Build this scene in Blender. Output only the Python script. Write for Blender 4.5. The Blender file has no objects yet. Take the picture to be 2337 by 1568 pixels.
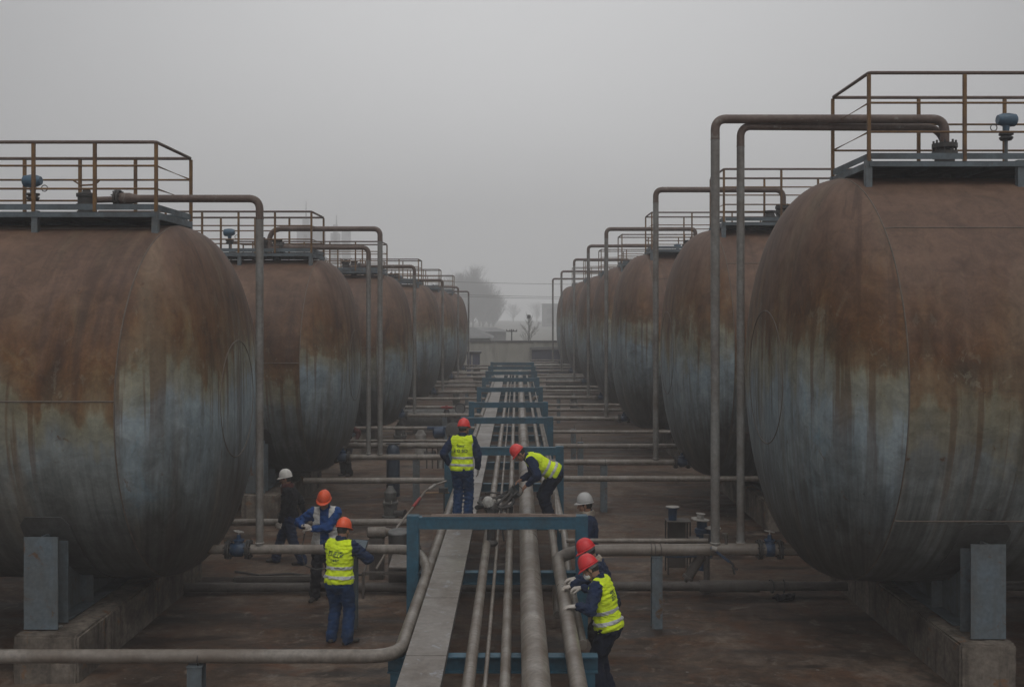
import bpy, bmesh, math, random
import numpy as np
from mathutils import Vector, Matrix
from mathutils.bvhtree import BVHTree
R = math.radians
rnd = random.Random(7)
SC = bpy.context.scene
COL = SC.collection

# ---------------------------------------------------------------- camera, sky, sun, exposure
CAM_H, F, VX, VY, PW, PH = 4.5, 2272.0, 1180.0, 715.0, 2337.0, 1568.0
cam = bpy.data.cameras.new('camera')
cam_o = bpy.data.objects.new('camera', cam)
COL.objects.link(cam_o)
cam_o.location = (0, 0, CAM_H)
cam_o.rotation_euler = (R(90), 0, 0)
cam.sensor_width = 36.0
cam.lens = 36.0 * F / PW
cam.shift_x = -(VX - PW / 2) / PW
cam.shift_y = -(PH / 2 - VY) / PW
cam.clip_start = 0.1
cam.clip_end = 3000
SC.camera = cam_o

SUN_EL, SUN_ROT = 62.0, 160.0
w = bpy.data.worlds.new('World')
SC.world = w
w.use_nodes = True
nt = w.node_tree
nt.nodes.clear()
out = nt.nodes.new('ShaderNodeOutputWorld')
bg = nt.nodes.new('ShaderNodeBackground')
sky = nt.nodes.new('ShaderNodeTexSky')
sky.sky_type = 'NISHITA'
sky.sun_disc = False
sky.sun_elevation = R(SUN_EL)
sky.sun_rotation = R(SUN_ROT)
sky.dust_density = 8.0
sky.air_density = 1.0
sky.ozone_density = 1.0
bw = nt.nodes.new('ShaderNodeHueSaturation')
bw.inputs['Saturation'].default_value = 0.06
nt.links.new(sky.outputs[0], bw.inputs['Color'])
# the cloud layer: an even grey deck with faint large mottles
tc = nt.nodes.new('ShaderNodeTexCoord')
mp = nt.nodes.new('ShaderNodeMapping')
mp.inputs['Scale'].default_value = (1.0, 1.0, 2.2)
nz = nt.nodes.new('ShaderNodeTexNoise')
nz.inputs['Scale'].default_value = 1.6
nz.inputs['Detail'].default_value = 4
nt.links.new(tc.outputs['Generated'], mp.inputs[0])
nt.links.new(mp.outputs[0], nz.inputs['Vector'])
rp = nt.nodes.new('ShaderNodeValToRGB')
rp.color_ramp.elements[0].position = 0.3
rp.color_ramp.elements[0].color = (5.85, 5.9, 5.97, 1)
rp.color_ramp.elements[1].position = 0.75
rp.color_ramp.elements[1].color = (6.55, 6.58, 6.65, 1)
nt.links.new(nz.outputs['Fac'], rp.inputs[0])
mx = nt.nodes.new('ShaderNodeMix')
mx.data_type = 'RGBA'
mx.inputs[0].default_value = 0.85
nt.links.new(bw.outputs[0], mx.inputs[6])
nt.links.new(rp.outputs[0], mx.inputs[7])
# sky colour darkened to either side, imitating the lens vignette
sx_ = nt.nodes.new('ShaderNodeSeparateXYZ')
nt.links.new(tc.outputs['Generated'], sx_.inputs[0])
sq = nt.nodes.new('ShaderNodeMath')
sq.operation = 'MULTIPLY'
nt.links.new(sx_.outputs[0], sq.inputs[0])
nt.links.new(sx_.outputs[0], sq.inputs[1])
dk = nt.nodes.new('ShaderNodeValToRGB')
dk.color_ramp.elements[0].position = 0.0
dk.color_ramp.elements[0].color = (1, 1, 1, 1)
dk.color_ramp.elements[1].position = 0.30
dk.color_ramp.elements[1].color = (0.46, 0.465, 0.475, 1)
nt.links.new(sq.outputs[0], dk.inputs[0])
mu = nt.nodes.new('ShaderNodeMix')
mu.data_type = 'RGBA'
mu.blend_type = 'MULTIPLY'
mu.inputs[0].default_value = 1.0
nt.links.new(mx.outputs[2], mu.inputs[6])
nt.links.new(dk.outputs[0], mu.inputs[7])
nt.links.new(mu.outputs[2], bg.inputs[0])
bg.inputs[1].default_value = 0.138
nt.links.new(bg.outputs[0], out.inputs[0])

sun = bpy.data.lights.new('sun', 'SUN')
sun.energy = 0.5
sun.angle = R(40)
sun.color = (1.0, 0.96, 0.9)
sun_o = bpy.data.objects.new('sun', sun)
COL.objects.link(sun_o)
sun_o.rotation_euler = (R(90 - SUN_EL), 0, R(180 - SUN_ROT))
SC.view_settings.view_transform = 'Standard'
SC.view_settings.look = 'None'
SC.view_settings.exposure = 0.0
SC.view_settings.gamma = 1.0
SC.cycles.volume_bounces = 2
SC.cycles.max_bounces = 8
SC.cycles.use_denoising = True

# ---------------------------------------------------------------- node helpers
class Mat:
    def __init__(s, name):
        s.m = bpy.data.materials.new(name)
        s.m.use_nodes = True
        s.t = s.m.node_tree
        s.t.nodes.clear()
        s.o = s.n('ShaderNodeOutputMaterial')
        s.b = s.n('ShaderNodeBsdfPrincipled')
        s.l(s.b.outputs[0], s.o.inputs[0])
        s._pos = None
    def n(s, k):
        return s.t.nodes.new(k)
    def l(s, a, b):
        s.t.links.new(a, b)
    def put(s, sock, v):
        if isinstance(v, bpy.types.NodeSocket):
            s.l(v, sock)
        elif isinstance(v, (tuple, list)) and len(v) == 3 and sock.type == 'RGBA':
            sock.default_value = (*v, 1)
        else:
            sock.default_value = v
    def pos(s):
        if s._pos is None:
            s._pos = s.n('ShaderNodeNewGeometry')
        return s._pos.outputs['Position']
    def objc(s):
        return s.n('ShaderNodeTexCoord').outputs['Object']
    def scale(s, v, sc, off=None):
        m = s.n('ShaderNodeMapping')
        s.l(v, m.inputs[0])
        m.inputs['Scale'].default_value = sc
        if off is not None:
            s.put(m.inputs['Location'], off)
        return m.outputs[0]
    def noise(s, v, scale, detail=4, rough=0.55, dist=0.0):
        n = s.n('ShaderNodeTexNoise')
        if v is not None:
            s.l(v, n.inputs['Vector'])
        n.inputs['Scale'].default_value = scale
        n.inputs['Detail'].default_value = detail
        n.inputs['Roughness'].default_value = rough
        n.inputs['Distortion'].default_value = dist
        return n.outputs['Fac']
    def ramp(s, f, stops, interp='LINEAR'):
        r = s.n('ShaderNodeValToRGB')
        r.color_ramp.interpolation = interp
        e = r.color_ramp.elements
        while len(e) < len(stops):
            e.new(0.5)
        for k, (p, c) in enumerate(stops):
            e[k].position = p
            if not isinstance(c, (tuple, list)):
                c = (c, c, c)
            e[k].color = (*c, 1)
        s.put(r.inputs[0], f)
        return r.outputs[0]
    def math(s, op, a, b=0.0, c=None, clamp=False):
        m = s.n('ShaderNodeMath')
        m.operation = op
        m.use_clamp = clamp
        s.put(m.inputs[0], a)
        s.put(m.inputs[1], b)
        if c is not None:
            s.put(m.inputs[2], c)
        return m.outputs[0]
    def mix(s, f, a, b, mode='MIX'):
        m = s.n('ShaderNodeMix')
        m.data_type = 'RGBA'
        m.blend_type = mode
        s.put(m.inputs[0], f)
        s.put(m.inputs[6], a)
        s.put(m.inputs[7], b)
        return m.outputs[2]
    def sep(s, v):
        x = s.n('ShaderNodeSeparateXYZ')
        s.l(v, x.inputs[0])
        return x.outputs
    def comb(s, x, y, z):
        c = s.n('ShaderNodeCombineXYZ')
        for i, v in enumerate((x, y, z)):
            s.put(c.inputs[i], v)
        return c.outputs[0]
    def bump(s, h, strength=0.3, dist=0.02):
        b = s.n('ShaderNodeBump')
        b.inputs['Strength'].default_value = strength
        b.inputs['Distance'].default_value = dist
        s.l(h, b.inputs['Height'])
        s.l(b.outputs[0], s.b.inputs['Normal'])
    def done(s, col, rough=0.7, metal=0.0, spec=0.4):
        s.put(s.b.inputs['Base Color'], col)
        s.put(s.b.inputs['Roughness'], rough)
        s.put(s.b.inputs['Metallic'], metal)
        s.b.inputs['Specular IOR Level'].default_value = spec
        return s.m

MATS = {}
def worn(name, base, dirt, amount=0.5, scale=3.0, rough=0.6, fine=0.15, spot=None, spot_at=0.66, metal=0.0, bump=0.15, streak=None, spec=0.4, bands=None):
    """A worn surface: base colour, dirt blotches in world space, fine grain, optional spots of rust."""
    if name in MATS:
        return MATS[name]
    m = Mat(name)
    p = m.pos()
    n1 = m.noise(p, scale, 6, 0.62, 0.4)
    n2 = m.noise(p, scale * 9, 3, 0.6)
    c = m.mix(m.ramp(n1, [(0.5 - amount * 0.3, 0.0), (0.5 + 0.25, 1.0)]), base, dirt)
    c = m.mix(fine * 2, c, m.ramp(n2, [(0.25, 0.35), (0.75, 1.4)]), 'MULTIPLY')
    if bands:
        bn_ = m.noise(m.scale(p, bands), 1.0, 5, 0.65, 0.3)
        c = m.mix(m.ramp(bn_, [(0.46, 0.0), (0.66, 0.75)]), c, dirt)
        c = m.mix(m.ramp(bn_, [(0.28, 0.55), (0.42, 0.0)]), c, tuple(min(1, x * 1.45) for x in base))
    if streak:
        sp = m.scale(p, (streak * 6, streak * 6, streak * 0.35))
        c = m.mix(m.ramp(m.noise(sp, 1.0, 4, 0.6), [(0.52, 0.0), (0.72, 0.8)]), c, dirt)
    if spot:
        n3 = m.noise(p, scale * 2.3, 7, 0.7, 0.8)
        c = m.mix(m.ramp(n3, [(spot_at - 0.04, 0.0), (spot_at + 0.05, 1.0)]), c, spot)
    m.bump(m.noise(p, scale * 14, 4, 0.7), bump, 0.01)
    rg = m.ramp(n1, [(0.3, rough - 0.12), (0.7, min(rough + 0.15, 1.0))])
    MATS[name] = m.done(c, rg, metal, spec)
    return MATS[name]

def tank_material(name, zc, rad, xj, sgn):
    """Rust over faded blue-grey paint: colours follow the height on the shell (uv holds the flow lines)."""
    m = Mat(name)
    oc = m.objc()
    ox, oy, oz = m.sep(oc)[:3]
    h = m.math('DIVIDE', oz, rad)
    uvn = m.n('ShaderNodeUVMap')
    uvn.uv_map = 'flow'
    u, v = m.sep(uvn.outputs[0])[:2]
    inf = m.n('ShaderNodeObjectInfo')
    rv = m.math('MULTIPLY', inf.outputs['Random'], 37.0)
    ur = m.math('ADD', u, rv)
    head = m.math('GREATER_THAN', m.math('MULTIPLY', ox, float(-sgn)), 0.22)   # object x = 0 at the head seam
    flow = lambda a, b: m.comb(m.math('MULTIPLY', ur, a), m.math('MULTIPLY', v, b), rv)
    big = m.noise(m.comb(ur, v, rv), 0.62, 5, 0.6, 0.5)
    drip = m.noise(flow(2.6, 0.35), 1.0, 6, 0.65, 0.25)
    patch = m.noise(m.comb(m.math('MULTIPLY', ur, 1.1), m.math('MULTIPLY', v, 0.75), rv), 1.0, 7, 0.68, 0.9)
    grain = m.noise(oc, 26, 4, 0.7)
    fine = m.noise(flow(9.0, 0.7), 1.0, 4, 0.6)
    # height disturbed by blotches and drips; the rust reaches lower on the shell plates than on the head
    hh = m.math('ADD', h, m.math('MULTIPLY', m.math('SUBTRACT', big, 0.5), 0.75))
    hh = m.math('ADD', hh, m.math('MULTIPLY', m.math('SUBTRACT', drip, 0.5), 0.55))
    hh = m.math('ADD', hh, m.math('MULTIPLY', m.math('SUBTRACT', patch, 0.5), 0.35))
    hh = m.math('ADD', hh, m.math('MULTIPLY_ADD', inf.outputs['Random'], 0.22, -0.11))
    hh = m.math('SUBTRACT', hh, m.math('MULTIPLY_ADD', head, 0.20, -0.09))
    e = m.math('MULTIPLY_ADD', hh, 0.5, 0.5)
    top = m.ramp(big, [(0.25, (0.078, 0.044, 0.032)), (0.45, (0.118, 0.070, 0.049)), (0.6, (0.135, 0.080, 0.054)), (0.75, (0.165, 0.108, 0.072))])
    rust = m.ramp(patch, [(0.28, (0.028, 0.014, 0.008)), (0.42, (0.066, 0.029, 0.012)), (0.54, (0.122, 0.056, 0.020)), (0.64, (0.165, 0.10, 0.043)), (0.76, (0.19, 0.165, 0.105))])
    pale = m.ramp(patch, [(0.28, (0.095, 0.072, 0.038)), (0.42, (0.15, 0.128, 0.075)), (0.55, (0.215, 0.20, 0.135)), (0.70, (0.25, 0.25, 0.19)), (0.84, (0.13, 0.075, 0.034))])
    blue = m.ramp(patch, [(0.25, (0.14, 0.168, 0.19)), (0.45, (0.215, 0.27, 0.30)), (0.58, (0.275, 0.325, 0.345)), (0.75, (0.185, 0.31, 0.39))])
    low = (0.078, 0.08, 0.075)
    blue = m.mix(m.math('MULTIPLY_ADD', head, -0.6, 0.6), blue, m.ramp(patch, [(0.3, (0.085, 0.085, 0.075)), (0.6, (0.15, 0.148, 0.125))]))
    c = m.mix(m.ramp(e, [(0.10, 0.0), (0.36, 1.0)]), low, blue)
    c = m.mix(m.ramp(e, [(0.405, 0.0), (0.45, 0.6), (0.53, 1.0)]), c, pale)
    c = m.mix(m.ramp(e, [(0.515, 0.0), (0.545, 0.7), (0.62, 1.0)]), c, rust)
    c = m.mix(m.ramp(e, [(0.62, 0.0), (0.80, 1.0)]), c, top)
    # rust runs hanging below the edge, pale chips of paint left in the rust
    run = m.ramp(m.noise(flow(6.5, 0.22), 1.0, 5, 0.55, 0.15), [(0.545, 0.0), (0.60, 1.0)])
    band = m.ramp(e, [(0.24, 0.0), (0.42, 0.75), (0.55, 0.9), (0.62, 0.0)])
    c = m.mix(m.math('MULTIPLY', run, m.math('MULTIPLY', band, 0.8)), c, (0.088, 0.043, 0.018))
    chip = m.ramp(m.noise(m.comb(ur, m.math('MULTIPLY', v, 0.7), rv), 5.5, 8, 0.72, 0.5), [(0.58, 0.0), (0.61, 1.0)])
    cband = m.ramp(e, [(0.50, 0.0), (0.55, 0.5), (0.64, 0.18), (0.74, 0.0)])
    c = m.mix(m.math('MULTIPLY', chip, cband), c, (0.22, 0.205, 0.15))
    run2 = m.ramp(m.noise(flow(3.6, 0.16), 1.0, 5, 0.6, 0.2), [(0.56, 0.0), (0.64, 1.0)])
    c = m.mix(m.math('MULTIPLY', run2, m.ramp(e, [(0.5, 0.0), (0.62, 0.55), (1.0, 0.35)])), c, (0.05, 0.028, 0.02))
    # lighter worn sweeps on the upper half, rust spots in the paint
    sw = m.noise(flow(1.3, 0.28), 1.0, 5, 0.6, 0.3)
    c = m.mix(m.ramp(sw, [(0.54, 0.0), (0.70, 0.36)]), c, (0.21, 0.16, 0.105))
    dk = m.noise(flow(1.7, 0.22), 1.0, 5, 0.6, 0.2)
    c = m.mix(m.ramp(dk, [(0.55, 0.0), (0.70, 0.62)]), c, (0.045, 0.028, 0.023))
    spots = m.noise(m.comb(ur, v, rv), 4.2, 6, 0.62, 0.7)
    c = m.mix(m.ramp(spots, [(0.665, 0.0), (0.73, 0.85)]), c, (0.105, 0.048, 0.02))
    # thin dark run-off lines in the lower half
    ln = m.ramp(fine, [(0.44, 0.0), (0.60, 1.0)])
    ln2 = m.ramp(m.noise(flow(17.0, 0.9), 1.0, 3, 0.5), [(0.5, 0.0), (0.62, 1.0)])
    lo = m.ramp(h, [(0.0, 1.0), (0.18, 0.0)])
    lo = m.math('MULTIPLY', m.ramp(m.math('MULTIPLY_ADD', h, 0.5, 0.5), [(0.08, 1.0), (0.50, 0.0)]), 0.62)
    c = m.mix(m.math('MULTIPLY', ln, lo), c, (0.045, 0.043, 0.038))
    c = m.mix(m.math('MULTIPLY', ln2, m.math('MULTIPLY', lo, 0.7)), c, (0.03, 0.03, 0.028))
    c = m.mix(0.3, c, m.ramp(grain, [(0.25, 0.5), (0.8, 1.35)]), 'MULTIPLY')
    flake = m.noise(m.comb(ur, v, rv), 3.4, 9, 0.74, 0.6)
    c = m.mix(0.75, c, m.ramp(flake, [(0.32, 0.55), (0.5, 1.0), (0.68, 1.42)]), 'MULTIPLY')
    speck = m.noise(m.comb(ur, v, rv), 15.0, 5, 0.6, 0.3)
    c = m.mix(m.ramp(speck, [(0.68, 0.0), (0.74, 0.6)]), c, (0.04, 0.025, 0.018))
    dent = m.noise(oc, 0.8, 3, 0.5)
    m.bump(m.math('ADD', m.math('MULTIPLY', dent, 1.6), m.math('MULTIPLY', grain, 0.05)), 0.35, 0.06)
    return m.done(c, m.ramp(e, [(0.3, 0.44), (0.62, 0.66)]), 0.0, 0.3)

def M_pipe(ax=0):
    bands = ((4.0, 0.5, 0.5), (0.5, 3.2, 0.5))[ax]
    return worn(('cross_pipe_paint', 'rack_pipe_paint')[ax], (0.245, 0.222, 0.195), (0.115, 0.09, 0.07), 0.6, 2.2, 0.37, 0.25, (0.10, 0.052, 0.027), 0.67, bump=0.12, bands=bands)
def M_pipe_dark():
    return worn('pipe_dark', (0.095, 0.082, 0.072), (0.05, 0.042, 0.036), 0.5, 2.5, 0.6, 0.2)
def M_riser():
    return worn('riser_paint', (0.20, 0.197, 0.185), (0.115, 0.09, 0.075), 0.35, 2.0, 0.5, 0.2, (0.13, 0.07, 0.04), 0.72)
def M_rusty():
    return worn('rusty_pipe', (0.14, 0.10, 0.082), (0.09, 0.06, 0.048), 0.6, 2.4, 0.55, 0.25, (0.20, 0.18, 0.16), 0.64, bands=(3.0, 0.5, 0.5))
def M_rail():
    return worn('rail_paint', (0.21, 0.105, 0.022), (0.07, 0.042, 0.03), 0.75, 3.5, 0.6, 0.2)
def M_deck():
    return worn('deck_steel', (0.105, 0.135, 0.155), (0.06, 0.065, 0.068), 0.5, 3.0, 0.6, 0.15, (0.12, 0.09, 0.035), 0.67)
def M_leg():
    return worn('leg_paint', (0.115, 0.15, 0.175), (0.085, 0.085, 0.08), 0.6, 2.0, 0.5, 0.2, (0.10, 0.05, 0.022), 0.625, streak=1.4)
def M_frame():
    return worn('frame_blue', (0.025, 0.105, 0.165), (0.033, 0.06, 0.075), 0.65, 2.2, 0.5, 0.2, (0.09, 0.06, 0.045), 0.73)
def M_concrete():
    return worn('footing_concrete', (0.31, 0.265, 0.22), (0.03, 0.024, 0.02), 1.15, 1.5, 0.95, 0.3, (0.19, 0.10, 0.05), 0.62, bump=0.6, streak=1.3, spec=0.12)
def M_tray():
    return worn('tray_steel', (0.225, 0.205, 0.185), (0.13, 0.108, 0.09), 0.9, 1.7, 0.42, 0.2, (0.27, 0.28, 0.30), 0.62, bump=0.08)
def M_iron():
    return worn('dark_iron', (0.035, 0.036, 0.038), (0.06, 0.05, 0.042), 0.5, 6.0, 0.55, 0.2)
def M_blue():
    return worn('valve_blue', (0.022, 0.055, 0.115), (0.035, 0.045, 0.06), 0.5, 6.0, 0.45, 0.2)
def M_red():
    return worn('valve_red', (0.30, 0.035, 0.03), (0.12, 0.03, 0.025), 0.4, 6.0, 0.45, 0.2)
def M_pale():
    return worn('pale_worn', (0.36, 0.345, 0.32), (0.18, 0.16, 0.14), 0.4, 8.0, 0.6, 0.2)

# ---------------------------------------------------------------- mesh helpers
def P(x, y, d):
    """A point of the place seen at (x, y) of the photograph at distance d."""
    return Vector(((x - VX) / F * d, d, CAM_H - (y - VY) / F * d))

class MB:
    def __init__(s):
        s.v, s.f = [], []
    def add(s, vs, fs):
        b = len(s.v)
        s.v += [tuple(v) for v in vs]
        s.f += [tuple(i + b for i in f) for f in fs]
        return s
    def box(s, c, size, rot=None, bev=0.0):
        bm = bmesh.new()
        bmesh.ops.create_cube(bm, size=1.0)
        bmesh.ops.scale(bm, vec=size, verts=bm.verts)
        if bev > 0:
            bmesh.ops.bevel(bm, geom=bm.edges[:], offset=min(bev, min(size) * 0.45), segments=2, affect='EDGES', clamp_overlap=True)
        mt = Matrix.Translation(c)
        if rot is not None:
            mt = mt @ rot.to_4x4()
        bmesh.ops.transform(bm, matrix=mt, verts=bm.verts)
        bm.verts.index_update()
        s.add([v.co[:] for v in bm.verts], [[v.index for v in f.verts] for f in bm.faces])
        bm.free()
        return s
    def box2(s, lo, hi, bev=0.0):
        lo, hi = Vector(lo), Vector(hi)
        return s.box((lo + hi) / 2, tuple(hi - lo), None, bev)
    def tube(s, pts, r, n=14, bend=0.0, cap=True, radii=None):
        pts = [Vector(p) for p in pts]
        if bend > 0 and len(pts) > 2:
            q = [pts[0]]
            for a, b, c in zip(pts, pts[1:], pts[2:]):
                d1, d2 = (a - b), (c - b)
                k = min(bend, d1.length * 0.49, d2.length * 0.49)
                p1, p2 = b + d1.normalized() * k, b + d2.normalized() * k
                ang = d1.angle(d2)
                if ang > R(172):
                    q.append(b)
                    continue
                # true circular fillet
                for i in range(9):
                    t = i / 8
                    q.append((1 - t) ** 2 * p1 + 2 * (1 - t) * t * (b * 0.86 + (p1 + p2) * 0.07) + t ** 2 * p2)
            q.append(pts[-1])
            pts = q
        L = len(pts)
        rr = radii if radii else [r] * L
        tang = []
        for i in range(L):
            a = pts[max(i - 1, 0)]
            b = pts[min(i + 1, L - 1)]
            tang.append((b - a).normalized())
        t0 = tang[0]
        up = Vector((0, 0, 1)) if abs(t0.z) < 0.9 else Vector((1, 0, 0))
        nx = t0.cross(up).normalized()
        vs, fs = [], []
        for i in range(L):
            t = tang[i]
            nx = (nx - t * nx.dot(t)).normalized()
            ny = t.cross(nx)
            for k in range(n):
                a = 2 * math.pi * k / n
                vs.append(pts[i] + (nx * math.cos(a) + ny * math.sin(a)) * rr[i])
        for i in range(L - 1):
            for k in range(n):
                k2 = (k + 1) % n
                fs.append((i * n + k, i * n + k2, (i + 1) * n + k2, (i + 1) * n + k))
        if cap:
            fs.append(tuple(range(n - 1, -1, -1)))
            fs.append(tuple((L - 1) * n + k for k in range(n)))
        return s.add(vs, fs)
    def cyl(s, a, b, r, n=18, r2=None):
        return s.tube([a, b], r, n, radii=[r, r if r2 is None else r2])
    def lathe(s, c, prof, axis=(0, 0, 1), n=24):
        """prof: (distance along axis, radius) pairs."""
        ax = Vector(axis).normalized()
        up = Vector((0, 0, 1)) if abs(ax.z) < 0.9 else Vector((1, 0, 0))
        nx = ax.cross(up).normalized()
        ny = ax.cross(nx)
        c = Vector(c)
        vs, fs = [], []
        for h, r in prof:
            for k in range(n):
                a = 2 * math.pi * k / n
                vs.append(c + ax * h + (nx * math.cos(a) + ny * math.sin(a)) * r)
        for i in range(len(prof) - 1):
            for k in range(n):
                k2 = (k + 1) % n
                fs.append((i * n + k, i * n + k2, (i + 1) * n + k2, (i + 1) * n + k))
        fs.append(tuple(range(n - 1, -1, -1)))
        fs.append(tuple((len(prof) - 1) * n + k for k in range(n)))
        return s.add(vs, fs)
    def torus(s, c, axis, Rr, r, n=28, m=8):
        ax = Vector(axis).normalized()
        up = Vector((0, 0, 1)) if abs(ax.z) < 0.9 else Vector((1, 0, 0))
        nx = ax.cross(up).normalized()
        ny = ax.cross(nx)
        c = Vector(c)
        vs, fs = [], []
        for i in range(n):
            a = 2 * math.pi * i / n
            d = nx * math.cos(a) + ny * math.sin(a)
            for j in range(m):
                b = 2 * math.pi * j / m
                vs.append(c + d * (Rr + r * math.cos(b)) + ax * (r * math.sin(b)))
        for i in range(n):
            for j in range(m):
                i2, j2 = (i + 1) % n, (j + 1) % m
                fs.append((i * m + j, i2 * m + j, i2 * m + j2, i * m + j2))
        return s.add(vs, fs)
    def build(s, name, mat, parent=None, smooth=True):
        me = bpy.data.meshes.new(name)
        me.from_pydata(s.v, [], s.f)
        bm = bmesh.new()
        bm.from_mesh(me)
        bmesh.ops.recalc_face_normals(bm, faces=bm.faces)
        bm.to_mesh(me)
        bm.free()
        o = bpy.data.objects.new(name, me)
        me.materials.append(mat)
        if smooth:
            me.shade_smooth()
            me.set_sharp_from_angle(angle=R(38))
        COL.objects.link(o)
        if parent is not None:
            attach(o, parent)
        return o

def world_loc(o):
    m = Matrix.LocRotScale(o.location, o.rotation_euler, o.scale)
    return world_loc(o.parent) @ o.matrix_parent_inverse @ m if o.parent else m
def attach(o, parent):
    """Parent o (built in world coordinates) so that it stays where it is."""
    o.parent = parent
    o.matrix_parent_inverse = world_loc(parent).inverted()
def tag(o, label=None, cat=None, group=None, kind=None):
    if label: o['label'] = label
    if cat: o['category'] = cat
    if group: o['group'] = group
    if kind: o['kind'] = kind
    return o
def empty(name, loc, label, cat, group=None):
    o = bpy.data.objects.new(name, None)
    COL.objects.link(o)
    o.location = loc
    o.empty_display_size = 0.2
    return tag(o, label, cat, group)
def copy_tree(o, parent=None):
    c = o.copy()
    COL.objects.link(c)
    if parent is not None:
        c.parent = parent
        c.matrix_parent_inverse = o.matrix_parent_inverse.copy()
    for ch in list(o.children):
        copy_tree(ch, c)
    return c
def pipe(name, label, pts, r, mat, bend=0.16, group=None, cat='pipe', rings=(), n=16):
    m = MB()
    m.tube(pts, r, n, bend)
    o = m.build(name, mat)
    return tag(o, label, cat, group)

# ---------------------------------------------------------------- ground, wall and what stands behind it
def ground_material():
    m = Mat('ground_slab')
    p = m.pos()
    n1 = m.noise(p, 0.32, 7, 0.62, 0.6)
    n2 = m.noise(p, 1.5, 6, 0.65, 0.8)
    n3 = m.noise(m.scale(p, (0.35, 1.5, 1.0)), 1.2, 6, 0.6, 0.3)
    n4 = m.noise(p, 22, 4, 0.7)
    c = m.ramp(n1, [(0.34, (0.024, 0.016, 0.011)), (0.47, (0.07, 0.046, 0.032)), (0.58, (0.13, 0.097, 0.074))])
    c = m.mix(m.ramp(n2, [(0.48, 0.0), (0.62, 0.8)]), c, (0.082, 0.042, 0.023))
    c = m.mix(m.ramp(n3, [(0.51, 0.0), (0.64, 0.85)]), c, (0.018, 0.014, 0.012))
    c = m.mix(m.ramp(m.noise(p, 2.6, 7, 0.72, 0.4), [(0.56, 0.0), (0.66, 0.7)]), c, (0.17, 0.14, 0.115))
    n5 = m.noise(p, 6.5, 6, 0.7, 0.5)
    c = m.mix(0.8, c, m.ramp(n5, [(0.32, 0.55), (0.5, 1.0), (0.68, 1.5)]), 'MULTIPLY')
    c = m.mix(m.ramp(m.noise(p, 0.9, 6, 0.68, 0.9), [(0.56, 0.0), (0.64, 0.6)]), c, (0.095, 0.042, 0.022))
    c = m.mix(0.5, c, m.ramp(n4, [(0.25, 0.45), (0.8, 1.5)]), 'MULTIPLY')
    # cracks and slab joints of the old concrete
    v = m.n('ShaderNodeTexVoronoi')
    v.feature = 'DISTANCE_TO_EDGE'
    v.inputs['Scale'].default_value = 0.22
    wp = m.n('ShaderNodeVectorMath')
    wp.operation = 'ADD'
    nn = m.n('ShaderNodeTexNoise')
    nn.inputs['Scale'].default_value = 0.9
    nn.inputs['Detail'].default_value = 5
    m.l(p, nn.inputs['Vector'])
    m.l(p, wp.inputs[0])
    m.l(nn.outputs['Color'], wp.inputs[1])
    m.l(wp.outputs[0], v.inputs['Vector'])
    ck = m.ramp(v.outputs['Distance'], [(0.0, 1.0), (0.006, 0.0)])
    c = m.mix(m.math('MULTIPLY', ck, 0.6), c, (0.02, 0.017, 0.015))
    m.bump(m.math('ADD', m.math('MULTIPLY', n2, 1.0), m.math('MULTIPLY', n4, 0.25)), 0.35, 0.03)
    return m.done(c, m.ramp(n3, [(0.42, 0.9), (0.60, 0.5)]), 0.0, 0.25)

g = MB()
g.add([(-420, -30, 0), (420, -30, 0), (420, 600, 0), (-420, 600, 0)], [(0, 1, 2, 3)])
tag(g.build('ground', ground_material()), kind='structure')

fd = MB()  # pale sheet beyond the wall: haze over the ground put into its colour
fd.add([(-420, 75.4, 0.004), (420, 75.4, 0.004), (420, 599, 0.004), (-420, 599, 0.004)], [(0, 1, 2, 3)])
tag(fd.build('field', worn('field_haze_tone', (0.24, 0.235, 0.21), (0.17, 0.165, 0.145), 0.5, 0.15, 0.95, 0.1)), kind='structure')

def wall_material():
    m = Mat('wall_plaster')
    p = m.pos()
    c = m.ramp(m.noise(p, 0.5, 6, 0.6), [(0.3, (0.33, 0.32, 0.28)), (0.7, (0.44, 0.43, 0.385))])
    c = m.mix(m.ramp(m.noise(m.scale(p, (1.6, 1.6, 0.2)), 1.0, 5, 0.6), [(0.5, 0.0), (0.7, 0.7)]), c, (0.2, 0.195, 0.175))
    return m.done(c, 0.9, 0, 0.2)
WALL_Y = 75.0
wroot = empty('boundary_wall', (0, WALL_Y, 0), 'long grey plastered boundary wall closing the far end of the tank yard', 'wall')
MB().box2((-60, WALL_Y, 0), (60, WALL_Y + 0.3, 2.32)).build('wall_panel', wall_material(), wroot)
MB().box2((-60, WALL_Y - 0.08, 2.32), (60, WALL_Y + 0.38, 2.44)).build('coping', worn('coping_dark', (0.13, 0.125, 0.12), (0.08, 0.08, 0.078), 0.5, 1.5, 0.9), wroot)
for k in range(-9, 10):
    x = k * 3.05 - 1.65
    MB().box2((x - 0.11, WALL_Y - 0.14, 0), (x + 0.11, WALL_Y, 2.32)).build('pier', wall_material(), wroot)

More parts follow.
